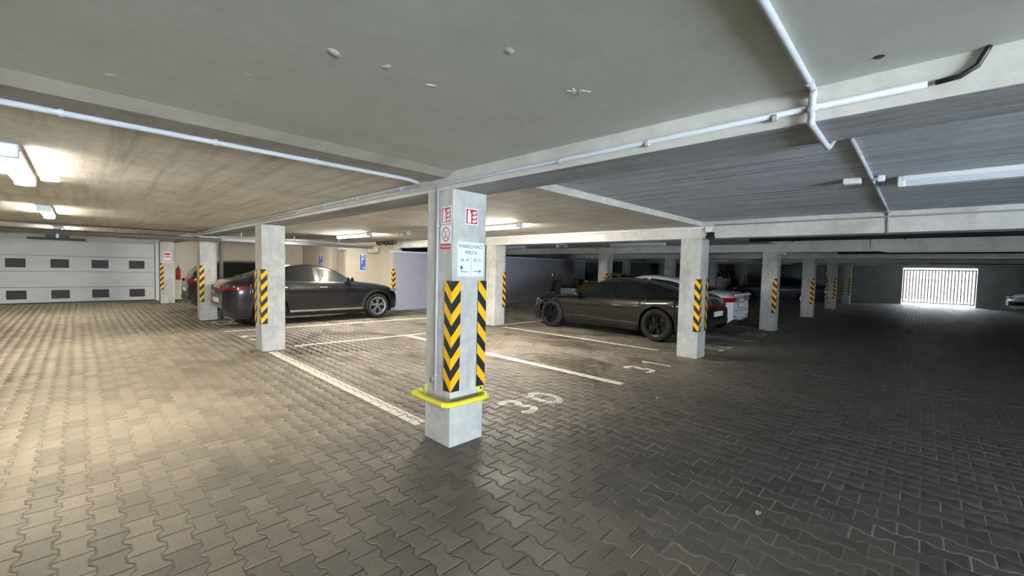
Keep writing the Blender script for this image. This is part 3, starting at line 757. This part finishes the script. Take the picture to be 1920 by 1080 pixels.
obj('hose', B().tube(smooth_path([(0, -.03, .48), (0, -.1, .42), (0, -.095, .2), (0, -.085, .12)], 4), .011, 7), MAT['black_plastic'], fe)
obj('bracket', B().box(-.12, -.06, -.03, .03, .2, .3), MAT['steel'], fe)

# ------------------------------------------------------------------ ceiling lamps
def lamp(label, x, y0, y1, z, mat, group):
    o = thing('fluorescent_lamp', label, 'lamp', (x, (y0+y1)/2, z), group=group); h = (y1-y0)/2
    obj('housing', B().box(-.075, .075, -h, h, -.045, 0), MAT['white'], o, bevel=.008)
    prof = [(-.062, -.045), (-.066, -.065), (-.05, -.09), (0, -.098), (.05, -.09), (.066, -.065), (.062, -.045)]
    b = B(); n = len(prof)
    b.add([(p[0], -h+.03, p[1]) for p in prof]+[(p[0], h-.03, p[1]) for p in prof], [tuple(range(n)), tuple(range(n, 2*n))]+[(i, i+1, n+i+1, n+i) for i in range(n-1)])
    obj('diffuser', b, mat, o)
    for s in (-1, 1): obj('end_cap', B().box(-.07, .07, s*h-.03, s*h+.03, -.095, 0), MAT['white'], o, bevel=.012)
    return o
lg = 'surface mounted ceiling lamps'
lamp('lit ceiling lamp nearest at the left', -.34, 4.45, 6.1, ZL, MAT['lamp_on'], lg)
lamp('second lit ceiling lamp of the lane to the garage door', -.34, 9.2, 10.85, ZL, MAT['lamp_on'], lg)
lamp('lit ceiling lamp farthest down the lane by the garage door', -.34, 15.0, 16.6, ZL, MAT['lamp_on'], lg)
lamp('lit ceiling lamp above the dark SUV', 5.2, 10.2, 12.0, ZRP, MAT['lamp_on_stall'], lg)
lamp('lit ceiling lamp partly behind the nearest column', 5.55, 5.25, 6.9, ZRP, MAT['lamp_on_stall'], lg)
lamp('lit ceiling lamp behind the drain pipe, over the hidden black car', 5.0, 15.8, 17.4, ZRP, MAT['lamp_on_stall'], lg)
lamp('large unlit ceiling lamp at the right over the drive lane', 5.13, -1.5, .17, ZRD, MAT['lamp_off'], lg)
lamp('unlit ceiling lamp above the black sedan', 11.5, 5.25, 6.95, ZRP, MAT['lamp_off'], lg)
lamp('small unlit ceiling lamp between the black and white sedans', 17.6, 5.2, 6.5, ZRP, MAT['lamp_off'], lg)
lamp('unlit ceiling lamp over the partition wall', 11.3, 10.4, 11.9, ZRP, MAT['lamp_off'], lg)
lamp('unlit ceiling lamp in the drive lane before the far gate', 16.4, -1.5, .1, ZRD, MAT['lamp_off'], lg)

# ------------------------------------------------------------------ cars
def table(pts, s, sm=3):
    p = np.array(sorted(pts)); v = np.interp(s, p[:, 0], p[:, 1])
    if sm:
        k = np.ones(2*sm+1)/(2*sm+1); v = np.convolve(np.pad(v, sm, mode='edge'), k, mode='valid')
    return v
M_GLASS = M('car_glass', srgb(20, 24, 26), 0.06, coat=0.4)
M_TRIM = M('car_black_trim', srgb(18, 18, 20), 0.45)
M_TYRE = M('tyre_rubber', srgb(24, 24, 25), 0.8)
M_RIM = M('rim_silver', srgb(170, 172, 178), 0.3, 0.8)
M_RIMB = M('rim_black', srgb(40, 40, 44), 0.22, 0.8)
M_STEELT = M('satin_trim', srgb(120, 122, 126), 0.3, 0.9)
M_CHROME = M('chrome', srgb(225, 228, 232), 0.15, 1.0)
M_RED = M('tail_lamp_red', srgb(140, 14, 24), 0.15, coat=0.6)
M_HEAD = M('head_lamp', srgb(196, 204, 212), 0.12, 0.2, coat=0.6)
M_PLATE = M('number_plate_white', srgb(226, 228, 230), 0.4)
class Car:
    def __init__(c, name, label, loc, rz, spec, paint, rim=M_RIM, sill=None):
        c.p = spec; L = spec['L']; c.L = L
        c.root = thing(name, label, 'car', loc, rz)
        S = np.unique(np.concatenate([np.arange(-L/2, L/2, .035), [L/2]] + [np.array([sw-ra, sw-ra+.004, sw+ra-.004, sw+ra]) for sw, ra in ((spec['fw'], spec['r']+.05), (spec['rw'], spec['r']+.05))]))
        c.S = S
        c.top = table(spec['top'], S); c.belt = np.minimum(table(spec['belt'], S), c.top-.012)
        c.hw = table(spec['hw'], S); c.rail = np.minimum(table(spec['rail'], S), c.hw*.93)
        zb = table(spec['zb'], S, 1)
        for sw in (spec['fw'], spec['rw']):
            ra = spec['r']+.05; d = np.abs(S-sw)
            a = np.where(d < ra, spec['r'] + np.sqrt(np.maximum(0, ra*ra-d*d)), 0)
            zb = np.maximum(zb, np.where(d < ra, np.maximum(a, spec['r']*.7), 0))
        c.zb = np.minimum(zb, c.belt-.1)
        c.sec = []
        for i in range(len(S)):
            zbq, be, tp, hw, wr = c.zb[i], c.belt[i], c.top[i], c.hw[i], c.rail[i]
            zs = be-.075 if be-.075 > zbq+.03 else zbq+.5*(be-zbq)
            low0 = spec.get('zlow', .22)
            def yw(z):    # side shape: tucked sill, full flank, crease under the belt
                t = (z-low0)/max(.1, (be-low0))
                return hw*float(np.interp(t, [0, .12, .3, .5, .7, .86, 1.0], [.925, .955, .968, .985, 1.0, .992, .95]))
            P = [(yw(zbq+(zs-zbq)*f), zbq+(zs-zbq)*f) for f in (0, .1, .22, .36, .5, .64, .8, 1)]
            P.append((yw(be), be))
            drop = min(.07, .45*(tp-be)); zr = tp-drop; y0 = P[-1][0]
            for t in (.33, .66, 1): P.append((y0+(wr-y0)*t+.022*math.sin(math.pi*t)*min(1, (tp-be)/.3), be+(zr-be)*t))
            P += [(wr*.9, tp-drop*.55), (wr*.7, tp-drop*.22), (wr*.38, tp-drop*.04), (0, tp)]
            c.sec.append(P)
        n = len(c.sec[0]); b = B(); full = []
        for i, P in enumerate(c.sec):
            full.append([(S[i], y, z) for y, z in P] + [(S[i], -y, z) for y, z in P[-2::-1]])
        b.grid(full)
        m = len(full[0])
        for row in (0, len(full)-1):
            k = len(b.v); b.v += full[row]; b.f.append(tuple(range(k, k+m)) if row == 0 else tuple(range(k+m-1, k-1, -1)))
        obj('body', b, paint, c.root, smooth=True)
        # underbody and wheel housings
        obj('underbody', B().box(-L/2+.25, L/2-.25, -max(c.hw)*.66, max(c.hw)*.66, .17, .5), M_TRIM, c.root)
        for sw in (spec['fw'], spec['rw']):
            obj('wheel_housing', B().box(sw-.4, sw+.4, -max(c.hw)*.72, max(c.hw)*.72, .32, .68), M_TRIM, c.root)
        if sill:
            for sg in (1, -1):
                rows = [[], [], []]
                for i in range(len(S)):
                    if S[i] < spec['rw']+spec['r']+.06 or S[i] > spec['fw']-spec['r']-.06: continue
                    for q, z in enumerate((c.zb[i]+.03, c.zb[i]+.05, c.zb[i]+.075)): rows[q].append((S[i], sg*(c.y(i, z)+.012), z))
                obj('sill_cladding', B().grid(rows), sill, c.root, smooth=True)
        c.wheels(rim)
    def idx(c, s): return int(np.argmin(np.abs(c.S-s)))
    def y(c, i, z):
        P = c.sec[i][:12]; return float(np.interp(z, [p[1] for p in P], [p[0] for p in P]))
    def zt(c, i, y):
        P = c.sec[i][10:][::-1]; return float(np.interp(abs(y), [p[0] for p in P], [p[1] for p in P]))
    def wheels(c, rim):
        r = c.p['r']; hw = max(c.hw)*.975; tw = .215
        ty = B().lathe([(r*.70, -tw/2), (r*.93, -tw/2), (r*.985, -tw*.38), (r, -tw*.2), (r, tw*.2), (r*.985, tw*.38), (r*.93, tw/2), (r*.70, tw/2)], 36, 'y', closed=True).mesh('tyre', smooth=True)
        ty.materials.append(M_TYRE)
        rb = B().lathe([(r*.60, -tw*.44), (r*.715, -tw*.5), (r*.72, -tw*.3), (r*.70, .05), (r*.62, .05), (r*.62, -tw*.2)], 36, 'y', closed=True)
        k = c.p.get('spokes', 5)
        for q in range(k):
            for dd in (-.13, .13):
                a = 2*math.pi*q/k; M3 = Matrix.Rotation(a, 4, 'Y')
                e = B(); h0, h1 = .014, .02
                e.add([(-h0, -tw*.40, r*.12), (h0, -tw*.40, r*.12), (h0, -tw*.30, r*.12), (-h0, -tw*.30, r*.12),
                       (dd*r-h1, -tw*.46, r*.66), (dd*r+h1, -tw*.46, r*.66), (dd*r+h1, -tw*.28, r*.66), (dd*r-h1, -tw*.28, r*.66)],
                      [(0,3,2,1),(4,5,6,7),(0,1,5,4),(1,2,6,5),(2,3,7,6),(3,0,4,7)])
                e.xf(M3); rb.add(e.v, e.f)
        rb.lathe([(r*.17, -tw*.43), (r*.19, -tw*.38), (r*.19, -tw*.15)], 18, 'y')
        rm = rb.mesh('rim'); rm.materials.append(rim)
        dk = B().lathe([(r*.62, -.02), (r*.62, 0)], 28, 'y').mesh('brake_disc'); dk.materials.append(M_TRIM)
        for s in (c.p['fw'], c.p['rw']):
            for sg in (-1, 1):
                wo = obj('wheel', ty, None, c.root, (s, sg*(hw-tw/2), r), (0, 0, 0 if sg < 0 else math.pi))
                obj('rim', rm, None, wo); obj('brake_disc', dk, None, wo)
    def side_window(c, a, b_, name='side_window', lift=.03, low=.018):
        ii = [i for i in range(len(c.S)) if a <= c.S[i] <= b_]
        for sg in (-1, 1):
            rows = [[] for _ in range(6)]
            for i in ii:
                P = c.sec[i]; zl = P[8][1]+low; zh = P[11][1]-lift
                if zh < zl+.012: continue
                for q in range(6):
                    z = zl+(zh-zl)*q/5; rows[q].append((c.S[i], sg*(c.y(i, z)+.005), z))
            if len(rows[0]) > 1: obj(name, B().grid(rows), M_GLASS, c.root, smooth=True)
    def screen(c, a, b_, name):
        ii = [i for i in range(len(c.S)) if min(a, b_) <= c.S[i] <= max(a, b_)]; rows = []
        sgn = 1 if c.S[ii[-1]] > 0 else -1
        for i in ii:
            wr = c.rail[i]*.93; rows.append([(c.S[i]+sgn*.004, wr*t, c.zt(i, wr*t)+.006) for t in np.linspace(-1, 1, 11)])
        obj(name, B().grid(rows), M_GLASS, c.root, smooth=True)
    def wrap(c, name, end, s_in, y_in, za, zb_, mat, lift=.007, both=True):
        """lamp that wraps from the side onto the end; za, zb_ = (low, high) at the side tip and at the inner end"""
        L2 = c.L/2; ss = [s for s in c.S if (L2-s*end) <= s_in]
        ss = sorted(ss, key=lambda s: s*end)
        for sg in ((-1, 1) if both else (-1,)):
            pts = []
            for s in ss:
                i = c.idx(s); pts.append((s, i))
            n = len(pts); ye = c.y(pts[-1][1], .5*(zb_[0]+zb_[1])); m = 6; tot = n+m
            rows = [[], [], [], []]
            for k in range(tot):
                t = k/(tot-1); lo = za[0]+(zb_[0]-za[0])*t; hi = za[1]+(zb_[1]-za[1])*t
                for q in range(4):
                    z = lo+(hi-lo)*q/3
                    if k < n:
                        s, i = pts[k]; z2 = min(z, c.sec[i][11][1]); rows[q].append((s+end*lift*k/n, sg*(c.y(i, z2)+lift), z))
                    else:
                        u = (k-n+1)/m; rows[q].append((end*(L2+lift), sg*(ye+(y_in-ye)*u), z))
            obj(name, B().grid(rows), mat, c.root, smooth=True)
    def seam(c, s, slant=0.0):
        i = c.idx(s)
        for sg in (-1, 1):
            rows = [[], []]
            for z in np.linspace(c.zb[i]+.04, c.belt[i], 10):
                ds = slant*(z-c.belt[i])
                for q, o_ in enumerate((-.004, .004)): rows[q].append((c.S[i]+ds+o_, sg*(c.y(i, z)+.0025), z))
            obj('door_seam', B().grid(rows), M_TRIM, c.root)
    def handle(c, s, mat, dz=.13):
        i = c.idx(s); z = c.belt[i]-dz
        for sg in (-1, 1):
            y = c.y(i, z); obj('door_handle', B().box(-.1, .1, -.012, .018, -.014, .016), mat, c.root, (c.S[i], sg*(y+.012), z), (0, 0, 0 if sg > 0 else math.pi), bevel=.008)
    def mirror(c, s, mat):
        i = c.idx(s); z = c.belt[i]+.085
        for sg in (-1, 1):
            b = B().box(-.09, .06, -.10, .10, -.065, .07)
            obj('wing_mirror', b, mat, c.root, (c.S[i], sg*(c.y(i, z-.08)+.1), z), (0, 0, sg*-.15), bevel=.045, seg=3, smooth=True)
    def endbox(c, name, end, y0, y1, z0, z1, mat, t=.012, bevel=.004):
        x = end*c.L/2
        obj(name, B().box(min(x, x+end*t), max(x, x+end*t), y0, y1, z0, z1), mat, c.root, bevel=bevel)
    def arches(c, mat):
        r0 = c.p['r']+.052
        for sw in (c.p['fw'], c.p['rw']):
            for sg in (-1, 1):
                rows = [[], [], []]
                for a in np.linspace(-.25, math.pi+.25, 25):
                    for q, rr in enumerate((r0-.012, r0+.028, r0+.058)):
                        s_, z = sw+rr*math.cos(a), c.p['r']+rr*math.sin(a)
                        i = c.idx(s_); y = c.y(i, max(z, c.zb[i])) if abs(s_-sw) > r0 or z > c.zb[i] else c.y(i, c.zb[i])
                        rows[q].append((s_, sg*(y+(.004 if q == 2 else .014)), z))
                obj('arch_cladding', B().grid(rows), mat, c.root, smooth=True)
    def roof_line(c, a, b_, mat):
        for sg in (-1, 1):
            rows = [[], []]
            for i in range(len(c.S)):
                if a <= c.S[i] <= b_:
                    y, z = c.sec[i][11]
                    rows[0].append((c.S[i], sg*(y+.010), z-.024)); rows[1].append((c.S[i], sg*(y+.008), z-.008))
            obj('window_trim', B().grid(rows), mat, c.root, smooth=True)
    def belt_line(c, a, b_, name, mat, dz=0, th=.012, off=.007):
        ii = [i for i in range(len(c.S)) if a <= c.S[i] <= b_]
        for sg in (-1, 1):
            rows = [[], []]
            for i in ii:
                for q, d in enumerate((dz, dz+th)): z = c.belt[i]+d; rows[q].append((c.S[i], sg*(c.y(i, z)+off), z))
            obj(name, B().grid(rows), mat, c.root, smooth=True)

def scaled(sp, kx, ky, kz):
    q = dict(sp)
    q['L'] *= kx
    for t, k in (('top', kz), ('belt', kz), ('zb', 1), ('hw', ky), ('rail', ky)): q[t] = [(a*kx, b_*k) for a, b_ in sp[t]]
    q['fw'] *= kx; q['rw'] *= kx; return q
SUV = dict(L=4.6, r=.365, fw=1.46, rw=-1.36, spokes=5, zlow=.24,
  top=[(-2.3,.80),(-2.28,.96),(-2.24,1.06),(-2.16,1.11),(-2.0,1.15),(-1.8,1.19),(-1.3,1.37),(-.84,1.48),(-.35,1.535),(.05,1.50),(.28,1.43),(.86,1.09),(1.02,1.06),(1.6,1.01),(1.95,.93),(2.12,.83),(2.24,.70),(2.3,.58)],
  belt=[(-2.3,.78),(-2.26,.92),(-2.15,1.03),(-1.9,1.075),(-1.5,1.085),(-1.0,1.07),(.5,1.04),(.9,1.03),(1.3,.99),(1.8,.90),(2.1,.76),(2.3,.54)],
  zb=[(-2.3,.5),(-2.24,.40),(-2.0,.28),(1.9,.26),(2.1,.26),(2.24,.3),(2.3,.38)],
  hw=[(-2.3,.50),(-2.285,.62),(-2.25,.74),(-2.18,.83),(-2.05,.90),(-1.7,.955),(-1.3,.96),(-.6,.94),(.8,.94),(1.45,.958),(1.85,.93),(2.05,.86),(2.18,.76),(2.26,.62),(2.3,.46)],
  rail=[(-2.3,.42),(-2.2,.66),(-1.9,.72),(-1.2,.62),(-.4,.63),(.2,.64),(.88,.74),(1.2,.78),(1.9,.74),(2.2,.58),(2.3,.35)])
GT = dict(L=4.9, r=.362, fw=1.50, rw=-1.46, spokes=5, zlow=.16,
  top=[(-2.45,.70),(-2.43,.88),(-2.38,.99),(-2.28,1.04),(-2.1,1.08),(-1.7,1.17),(-1.2,1.28),(-.7,1.35),(-.3,1.385),(0,1.365),(.28,1.28),(.88,.95),(1.05,.91),(1.7,.85),(2.05,.76),(2.28,.63),(2.38,.54),(2.45,.44)],
  belt=[(-2.45,.68),(-2.4,.84),(-2.25,.94),(-1.9,.98),(-1.4,.95),(-.8,.89),(.5,.855),(1.0,.85),(1.5,.835),(1.95,.75),(2.25,.60),(2.45,.40)],
  zb=[(-2.45,.42),(-2.35,.28),(-2.1,.2),(1.9,.17),(2.3,.18),(2.4,.22),(2.45,.28)],
  hw=[(-2.45,.50),(-2.43,.64),(-2.38,.78),(-2.28,.87),(-2.1,.93),(-1.8,.975),(-1.4,.985),(-.6,.945),(.7,.94),(1.45,.975),(1.85,.95),(2.1,.87),(2.28,.74),(2.4,.56),(2.45,.40)],
  rail=[(-2.45,.40),(-2.35,.62),(-2.1,.72),(-1.2,.60),(-.3,.60),(.3,.62),(.9,.72),(1.3,.76),(2.0,.70),(2.3,.52),(2.45,.3)])
SALOON = dict(L=4.68, r=.33, fw=1.42, rw=-1.28, spokes=5, zlow=.2,
  top=[(-2.34,.78),(-2.31,.98),(-2.24,1.05),(-2.1,1.06),(-1.75,1.08),(-1.2,1.27),(-.7,1.40),(-.1,1.46),(.25,1.44),(.55,1.35),(1.15,1.02),(1.3,.98),(1.8,.91),(2.1,.82),(2.28,.68),(2.34,.55)],
  belt=[(-2.34,.76),(-2.28,.93),(-2.1,.99),(-1.7,1.0),(-1.0,.96),(.7,.91),(1.2,.90),(1.8,.82),(2.1,.74),(2.34,.5)],
  zb=[(-2.34,.40),(-2.25,.30),(-2.0,.22),(1.8,.2),(2.2,.2),(2.3,.25),(2.34,.32)],
  hw=[(-2.34,.54),(-2.325,.64),(-2.29,.74),(-2.22,.815),(-2.1,.865),(-1.8,.905),(-1.3,.915),(-.6,.905),(.7,.905),(1.4,.91),(1.85,.88),(2.05,.81),(2.2,.70),(2.3,.54),(2.34,.42)],
  rail=[(-2.34,.60),(-1.9,.70),(-1.2,.60),(-.2,.60),(.4,.62),(1.15,.70),(1.5,.74),(2.0,.68),(2.34,.45)])
P_SUV = M('paint_black_blue', srgb(17, 19, 27), 0.28, 0.2, coat=1.0)
P_GT = M('paint_black_bronze', srgb(15, 15, 14), 0.24, 0.2, coat=1.0)
P_BLK = M('paint_black', srgb(18, 18, 20), 0.3, 0.1, coat=1.0)
P_WHT = M('paint_white', srgb(222, 226, 232), 0.35, coat=0.8)
P_YEL = M('paint_yellow', srgb(168, 154, 58), 0.4, coat=0.6)
P_BLU = M('paint_blue', srgb(24, 36, 70), 0.35, coat=0.8)
def dress(c, cab, mirror_mat, handles, seams, chrome=None):
    for a, b_ in cab['side']: c.side_window(a, b_)
    c.screen(*cab['wind'], 'windshield'); c.screen(*cab['rear'], 'rear_window')
    for s, sl in seams: c.seam(s, sl)
    for s in handles: c.handle(s, chrome or mirror_mat)
    c.mirror(cab['mir'], mirror_mat)
# the dark SUV in stall 28, nose to the beige wall
c = Car('suv_car', 'dark blue black coupe SUV parked behind the concrete columns', (4.62, 12.30, 0), 0, SUV, P_SUV, M_RIM, sill=M_CHROME)
dress(c, dict(side=[(-.22, .84), (-.98, -.28), (-1.75, -1.03)], wind=(.26, .84), rear=(-1.8, -1.05), mir=.62), P_SUV, (-.08, -.86), ((.86, .12), (-.24, .02), (-1.02, .25)), M_CHROME)
c.wrap('tail_light', -1, .5, .3, (.91, .97), (.86, .92), M_RED)
c.wrap('headlight', 1, .42, .42, (.80, .87), (.70, .80), M_HEAD)
c.endbox('license_plate', -1, -.26, .26, .56, .67, M_PLATE); c.endbox('rear_diffuser', -1, -.6, .6, .44, .5, M_CHROME)
c.endbox('grille', 1, -.3, .3, .45, .62, M_TRIM)
c.belt_line(-1.6, .8, 'window_trim', M_CHROME, .004, .009)
c.arches(M_TRIM)
# black fastback sedan in stall 32, nose towards the partition
c = Car('sedan_car', 'black fastback sedan parked nose in behind the right hand columns', (9.80, 5.62, 0), math.pi/2, GT, P_GT, M_RIMB)
dress(c, dict(side=[(-.28, .84), (-1.62, -.34)], wind=(.24, .86), rear=(-2.0, -1.0), mir=.66), P_BLK, (-.18, -1.12), ((.9, .15), (-.3, .05), (-1.2, .35)))
c.wrap('tail_light', -1, .4, .0, (.80, .86), (.82, .87), M_RED)
c.wrap('headlight', 1, .40, .45, (.66, .72), (.60, .68), M_HEAD)
c.wrap('air_intake', 1, .18, .5, (.28, .46), (.24, .50), M_TRIM)
c.roof_line(-1.7, .1, M_STEELT)
c.endbox('license_plate', -1, -.26, .26, .60, .71, M_PLATE); c.endbox('rear_diffuser', -1, -.62, .62, .44, .52, M_TRIM)
c.endbox('grille', 1, -.4, .4, .34, .48, M_TRIM)
# white liftback sedan in stall 33, tail to the lane
c = Car('sedan_car', 'white liftback sedan showing its tail beside the lane', (12.03, 5.68, 0), math.pi/2, SALOON, P_WHT)
dress(c, dict(side=[(-.05, 1.05), (-1.4, -.12)], wind=(.58, 1.12), rear=(-1.75, -.95), mir=.86), P_WHT, (.05, -.9), ((1.08, .15), (-.08, .05), (-1.0, .3)))
c.wrap('tail_light', -1, .34, .22, (.80, .93), (.84, .93), M_RED)
c.endbox('license_plate', -1, -.26, .26, .68, .80, M_PLATE, .016)
c.endbox('plate_frame', -1, -.275, .275, .665, .815, M_TRIM, .01)
c.endbox('spoiler_lip', -1, -.6, .6, .985, 1.03, P_WHT, .05, .012)
c.endbox('bumper_crease', -1, -.62, .62, .60, .612, M_TRIM, .008, .002)
for sg in (-1, 1): c.endbox('reflector', -1, sg*.5-.12, sg*.5+.12, .44, .46, M_TRIM, .02)
# black hatchback half hidden behind the column with the downpipe
HATCH = scaled(SUV, .96, .96, .98); HATCH['spokes'] = 6
HATCH['top'] = [(-2.21,.80),(-2.19,.98),(-2.12,1.1),(-1.95,1.32),(-1.72,1.50),(-1.2,1.57),(-.4,1.6),(0,1.57),(.28,1.46),(.84,1.07),(1.0,1.04),(1.6,.97),(1.95,.88),(2.12,.76),(2.21,.6)]
c = Car('hatchback_car', 'black hatchback mostly hidden behind the column with the downpipe', (4.45, 16.1, 0), 0, HATCH, P_BLK, M_RIM)
dress(c, dict(side=[(-.05, .8), (-.85, -.12), (-1.5, -.9)], wind=(.26, .82), rear=(-2.08, -1.74), mir=.62), P_BLK, (.1, -.8), ((.82, .12), (-.08, .02)), M_CHROME)
c.wrap('tail_light', -1, .35, .4, (.88, .99), (.88, .99), M_RED)
c.endbox('license_plate', -1, -.26, .26, .62, .73, M_PLATE); c.endbox('bumper_trim', -1, -.6, .6, .36, .48, M_TRIM)
# yellow car and others far back
def simple(name, label, loc, rz, sp, paint_, tail=True):
    c = Car(name, label, loc, rz, sp, paint_); L = c.L
    dress(c, dict(side=[(-.05, 1.05), (-1.4, -.12)], wind=(.58, 1.12), rear=(-1.75, -.95), mir=.86), paint_, (.05, -.9), ((1.08, .15), (-.08, .05)))
    c.wrap('tail_light', -1, .34, .3, (.80, .92), (.82, .92), M_RED); c.wrap('headlight', 1, .36, .4, (.66, .76), (.62, .72), M_HEAD)
    c.endbox('license_plate', -1, -.26, .26, .66, .77, M_PLATE); c.endbox('grille', 1, -.4, .4, .34, .5, M_TRIM); return c
simple('compact_car', 'yellow car peeking over the black sedan bonnet', (18.1, 10.75, 0), math.pi, SALOON, P_YEL)
simple('parked_car', 'dark blue car parked behind the far lane columns', (27.0, 5.55, 0), math.pi/2, SALOON, P_BLU)
VAN = scaled(HATCH, 1.0, .98, 1.14)
c = Car('van_car', 'white van standing behind the far striped column', (28.6, 10.0, 0), math.pi, VAN, P_WHT)
dress(c, dict(side=[(-.05, .8), (-.85, -.12), (-1.5, -.9)], wind=(.26, .82), rear=(-2.08, -1.74), mir=.62), P_WHT, (.1, -.8), ((.82, .12), (-.08, .02)))
c.wrap('headlight', 1, .4, .42, (.88, .98), (.80, .92), M_HEAD); c.endbox('grille', 1, -.4, .4, .5, .72, M_TRIM)
c = simple('parked_car', 'white car nosing into view at the right by the end wall', (31.2, -5.35, 0), math.pi/2, SALOON, P_WHT)
c.wrap('air_intake', 1, .5, .5, (.36, .52), (.3, .55), M_TRIM)

# ------------------------------------------------------------------ scooter by the partition
M_TEAL = M('scooter_teal', srgb(126, 152, 154), 0.35, coat=0.5)
sc = thing('motor_scooter', 'pale teal motor scooter standing at the partition wall', 'scooter', (15.15, 11.55, 0), math.pi*.52)
ty = B().lathe([(.16, -.05), (.22, -.055), (.245, -.02), (.245, .02), (.22, .055), (.16, .05)], 24, 'y', closed=True).mesh('wheel', smooth=True); ty.materials.append(M_TYRE)
rm = B().lathe([(.165, -.03), (.165, .03)], 20, 'y').mesh('rim'); rm.materials.append(M_RIM)
for x in (.62, -.62):
    wo = obj('wheel', ty, None, sc, (x, 0, .245)); obj('rim', rm, None, wo)
obj('rear_body', B().prism([(-.75, -.1), (-.2, -.17), (.05, -.14), (.05, .14), (-.2, .17), (-.75, .1)], .38, .74), M_TEAL, sc, bevel=.06, seg=3, smooth=True)
obj('footboard', B().box(-.05, .4, -.17, .17, .26, .34), M_TRIM, sc, bevel=.02)
fs_ = B(); rows = []
for t in np.linspace(0, 1, 7): rows.append([(.42+.16*(1-t)+.05*math.cos(a)*1.2, .22*(1-.35*abs(t-.4))*math.sin(a), .3+t*.75) for a in np.linspace(-1.5, 1.5, 9)])
obj('front_shield', fs_.grid(rows), M_TEAL, sc, smooth=True)
obj('seat', B().box(-.72, .02, -.13, .13, .74, .84), M_TRIM, sc, bevel=.04, seg=3, smooth=True)
obj('windscreen', B().grid([[(.47-.1*t, .17*(1-.3*t)*u, 1.0+.22*t) for u in np.linspace(-1, 1, 5)] for t in np.linspace(0, 1, 4)]), M_HEAD, sc, smooth=True)
obj('handlebar', B().tube(smooth_path([(.3, -.34, 1.04), (.36, -.15, 1.02), (.38, 0, 1.0), (.36, .15, 1.02), (.3, .34, 1.04)], 3), .016, 8), M_TRIM, sc)
obj('steering_column', B().tube([(.38, 0, 1.0), (.6, 0, .25)], .03, 8), M_TRIM, sc)
obj('front_mudguard', B().box(.42, .82, -.07, .07, .42, .5), M_TEAL, sc, bevel=.04, seg=3, smooth=True)
for s_ in (-1, 1):
    mo = obj('mirror', B().lathe([(.0, -.012), (.055, -.01), (.06, .0), (.0, .015)], 14, 'x'), M_CHROME, sc, (.34, s_*.32, 1.28))
    obj('stem', B().tube([(0, 0, -.03), (-.02, -s_*.06, -.25)], .008, 6), M_TRIM, mo)
obj('top_box', B().box(-.95, -.62, -.19, .19, .86, 1.14), M_TRIM, sc, bevel=.05, seg=3, smooth=True)

# ------------------------------------------------------------------ dry leaves and scraps on the paving
def leaf_mesh(seed):
    rg = random.Random(seed); n = 7; ro = []
    for k in range(n):
        t = k/(n-1); wd = .5*math.sin(math.pi*min(1, t*1.05))**.8*(.45+.1*rg.random()) + .01
        cv = .18*math.sin(math.pi*t)+rg.uniform(-.02, .02)
        ro.append([(t-.5, -wd, cv+.10*rg.random()), (t-.5, -wd*.4, cv*.7), (t-.5, 0, cv*.5), (t-.5, wd*.4, cv*.7), (t-.5, wd, cv+.10*rg.random())])
    return B().grid(ro).mesh('leaf', smooth=True, fixn=False)
lm = [leaf_mesh(k) for k in range(4)]
for k, (x, y, s_, lab) in enumerate([(3.03, .68, .06, 'pale curled dry leaf on the dark paving at the right'), (1.72, 3.0, .035, 'tiny pale leaf scrap left of the nearest column foot'), (1.02, 3.55, .035, 'tiny pale leaf scrap on the lit paving'), (1.55, 2.75, .03, 'small pale scrap just below the nearest column'), (4.9, 2.25, .05, 'small pale leaf below the line between stalls 30 and 31'), (4.3, 6.9, .09, 'pale scrap lying in the wet stain of stall 30'), (2.02, 7.8, .10, 'brown leaf at the foot of the SUV side column'), (1.92, 8.25, .09, 'curled brown leaf beside the foot of the SUV side column'), (2.13, 2.15, .03, 'tiny pale scrap in front of the nearest column')]):
    me = lm[k % 4].copy(); me.materials.clear()
    o = obj('dry_leaf', me, MAT['leaf_dark'] if 'brown' in lab else MAT['leaf'], None, (x, y, .004), (0, 0, k*1.7)); o.scale = (s_, s_, s_*.8)
    tag(o, lab, 'leaf', 'dry leaves on the paving')
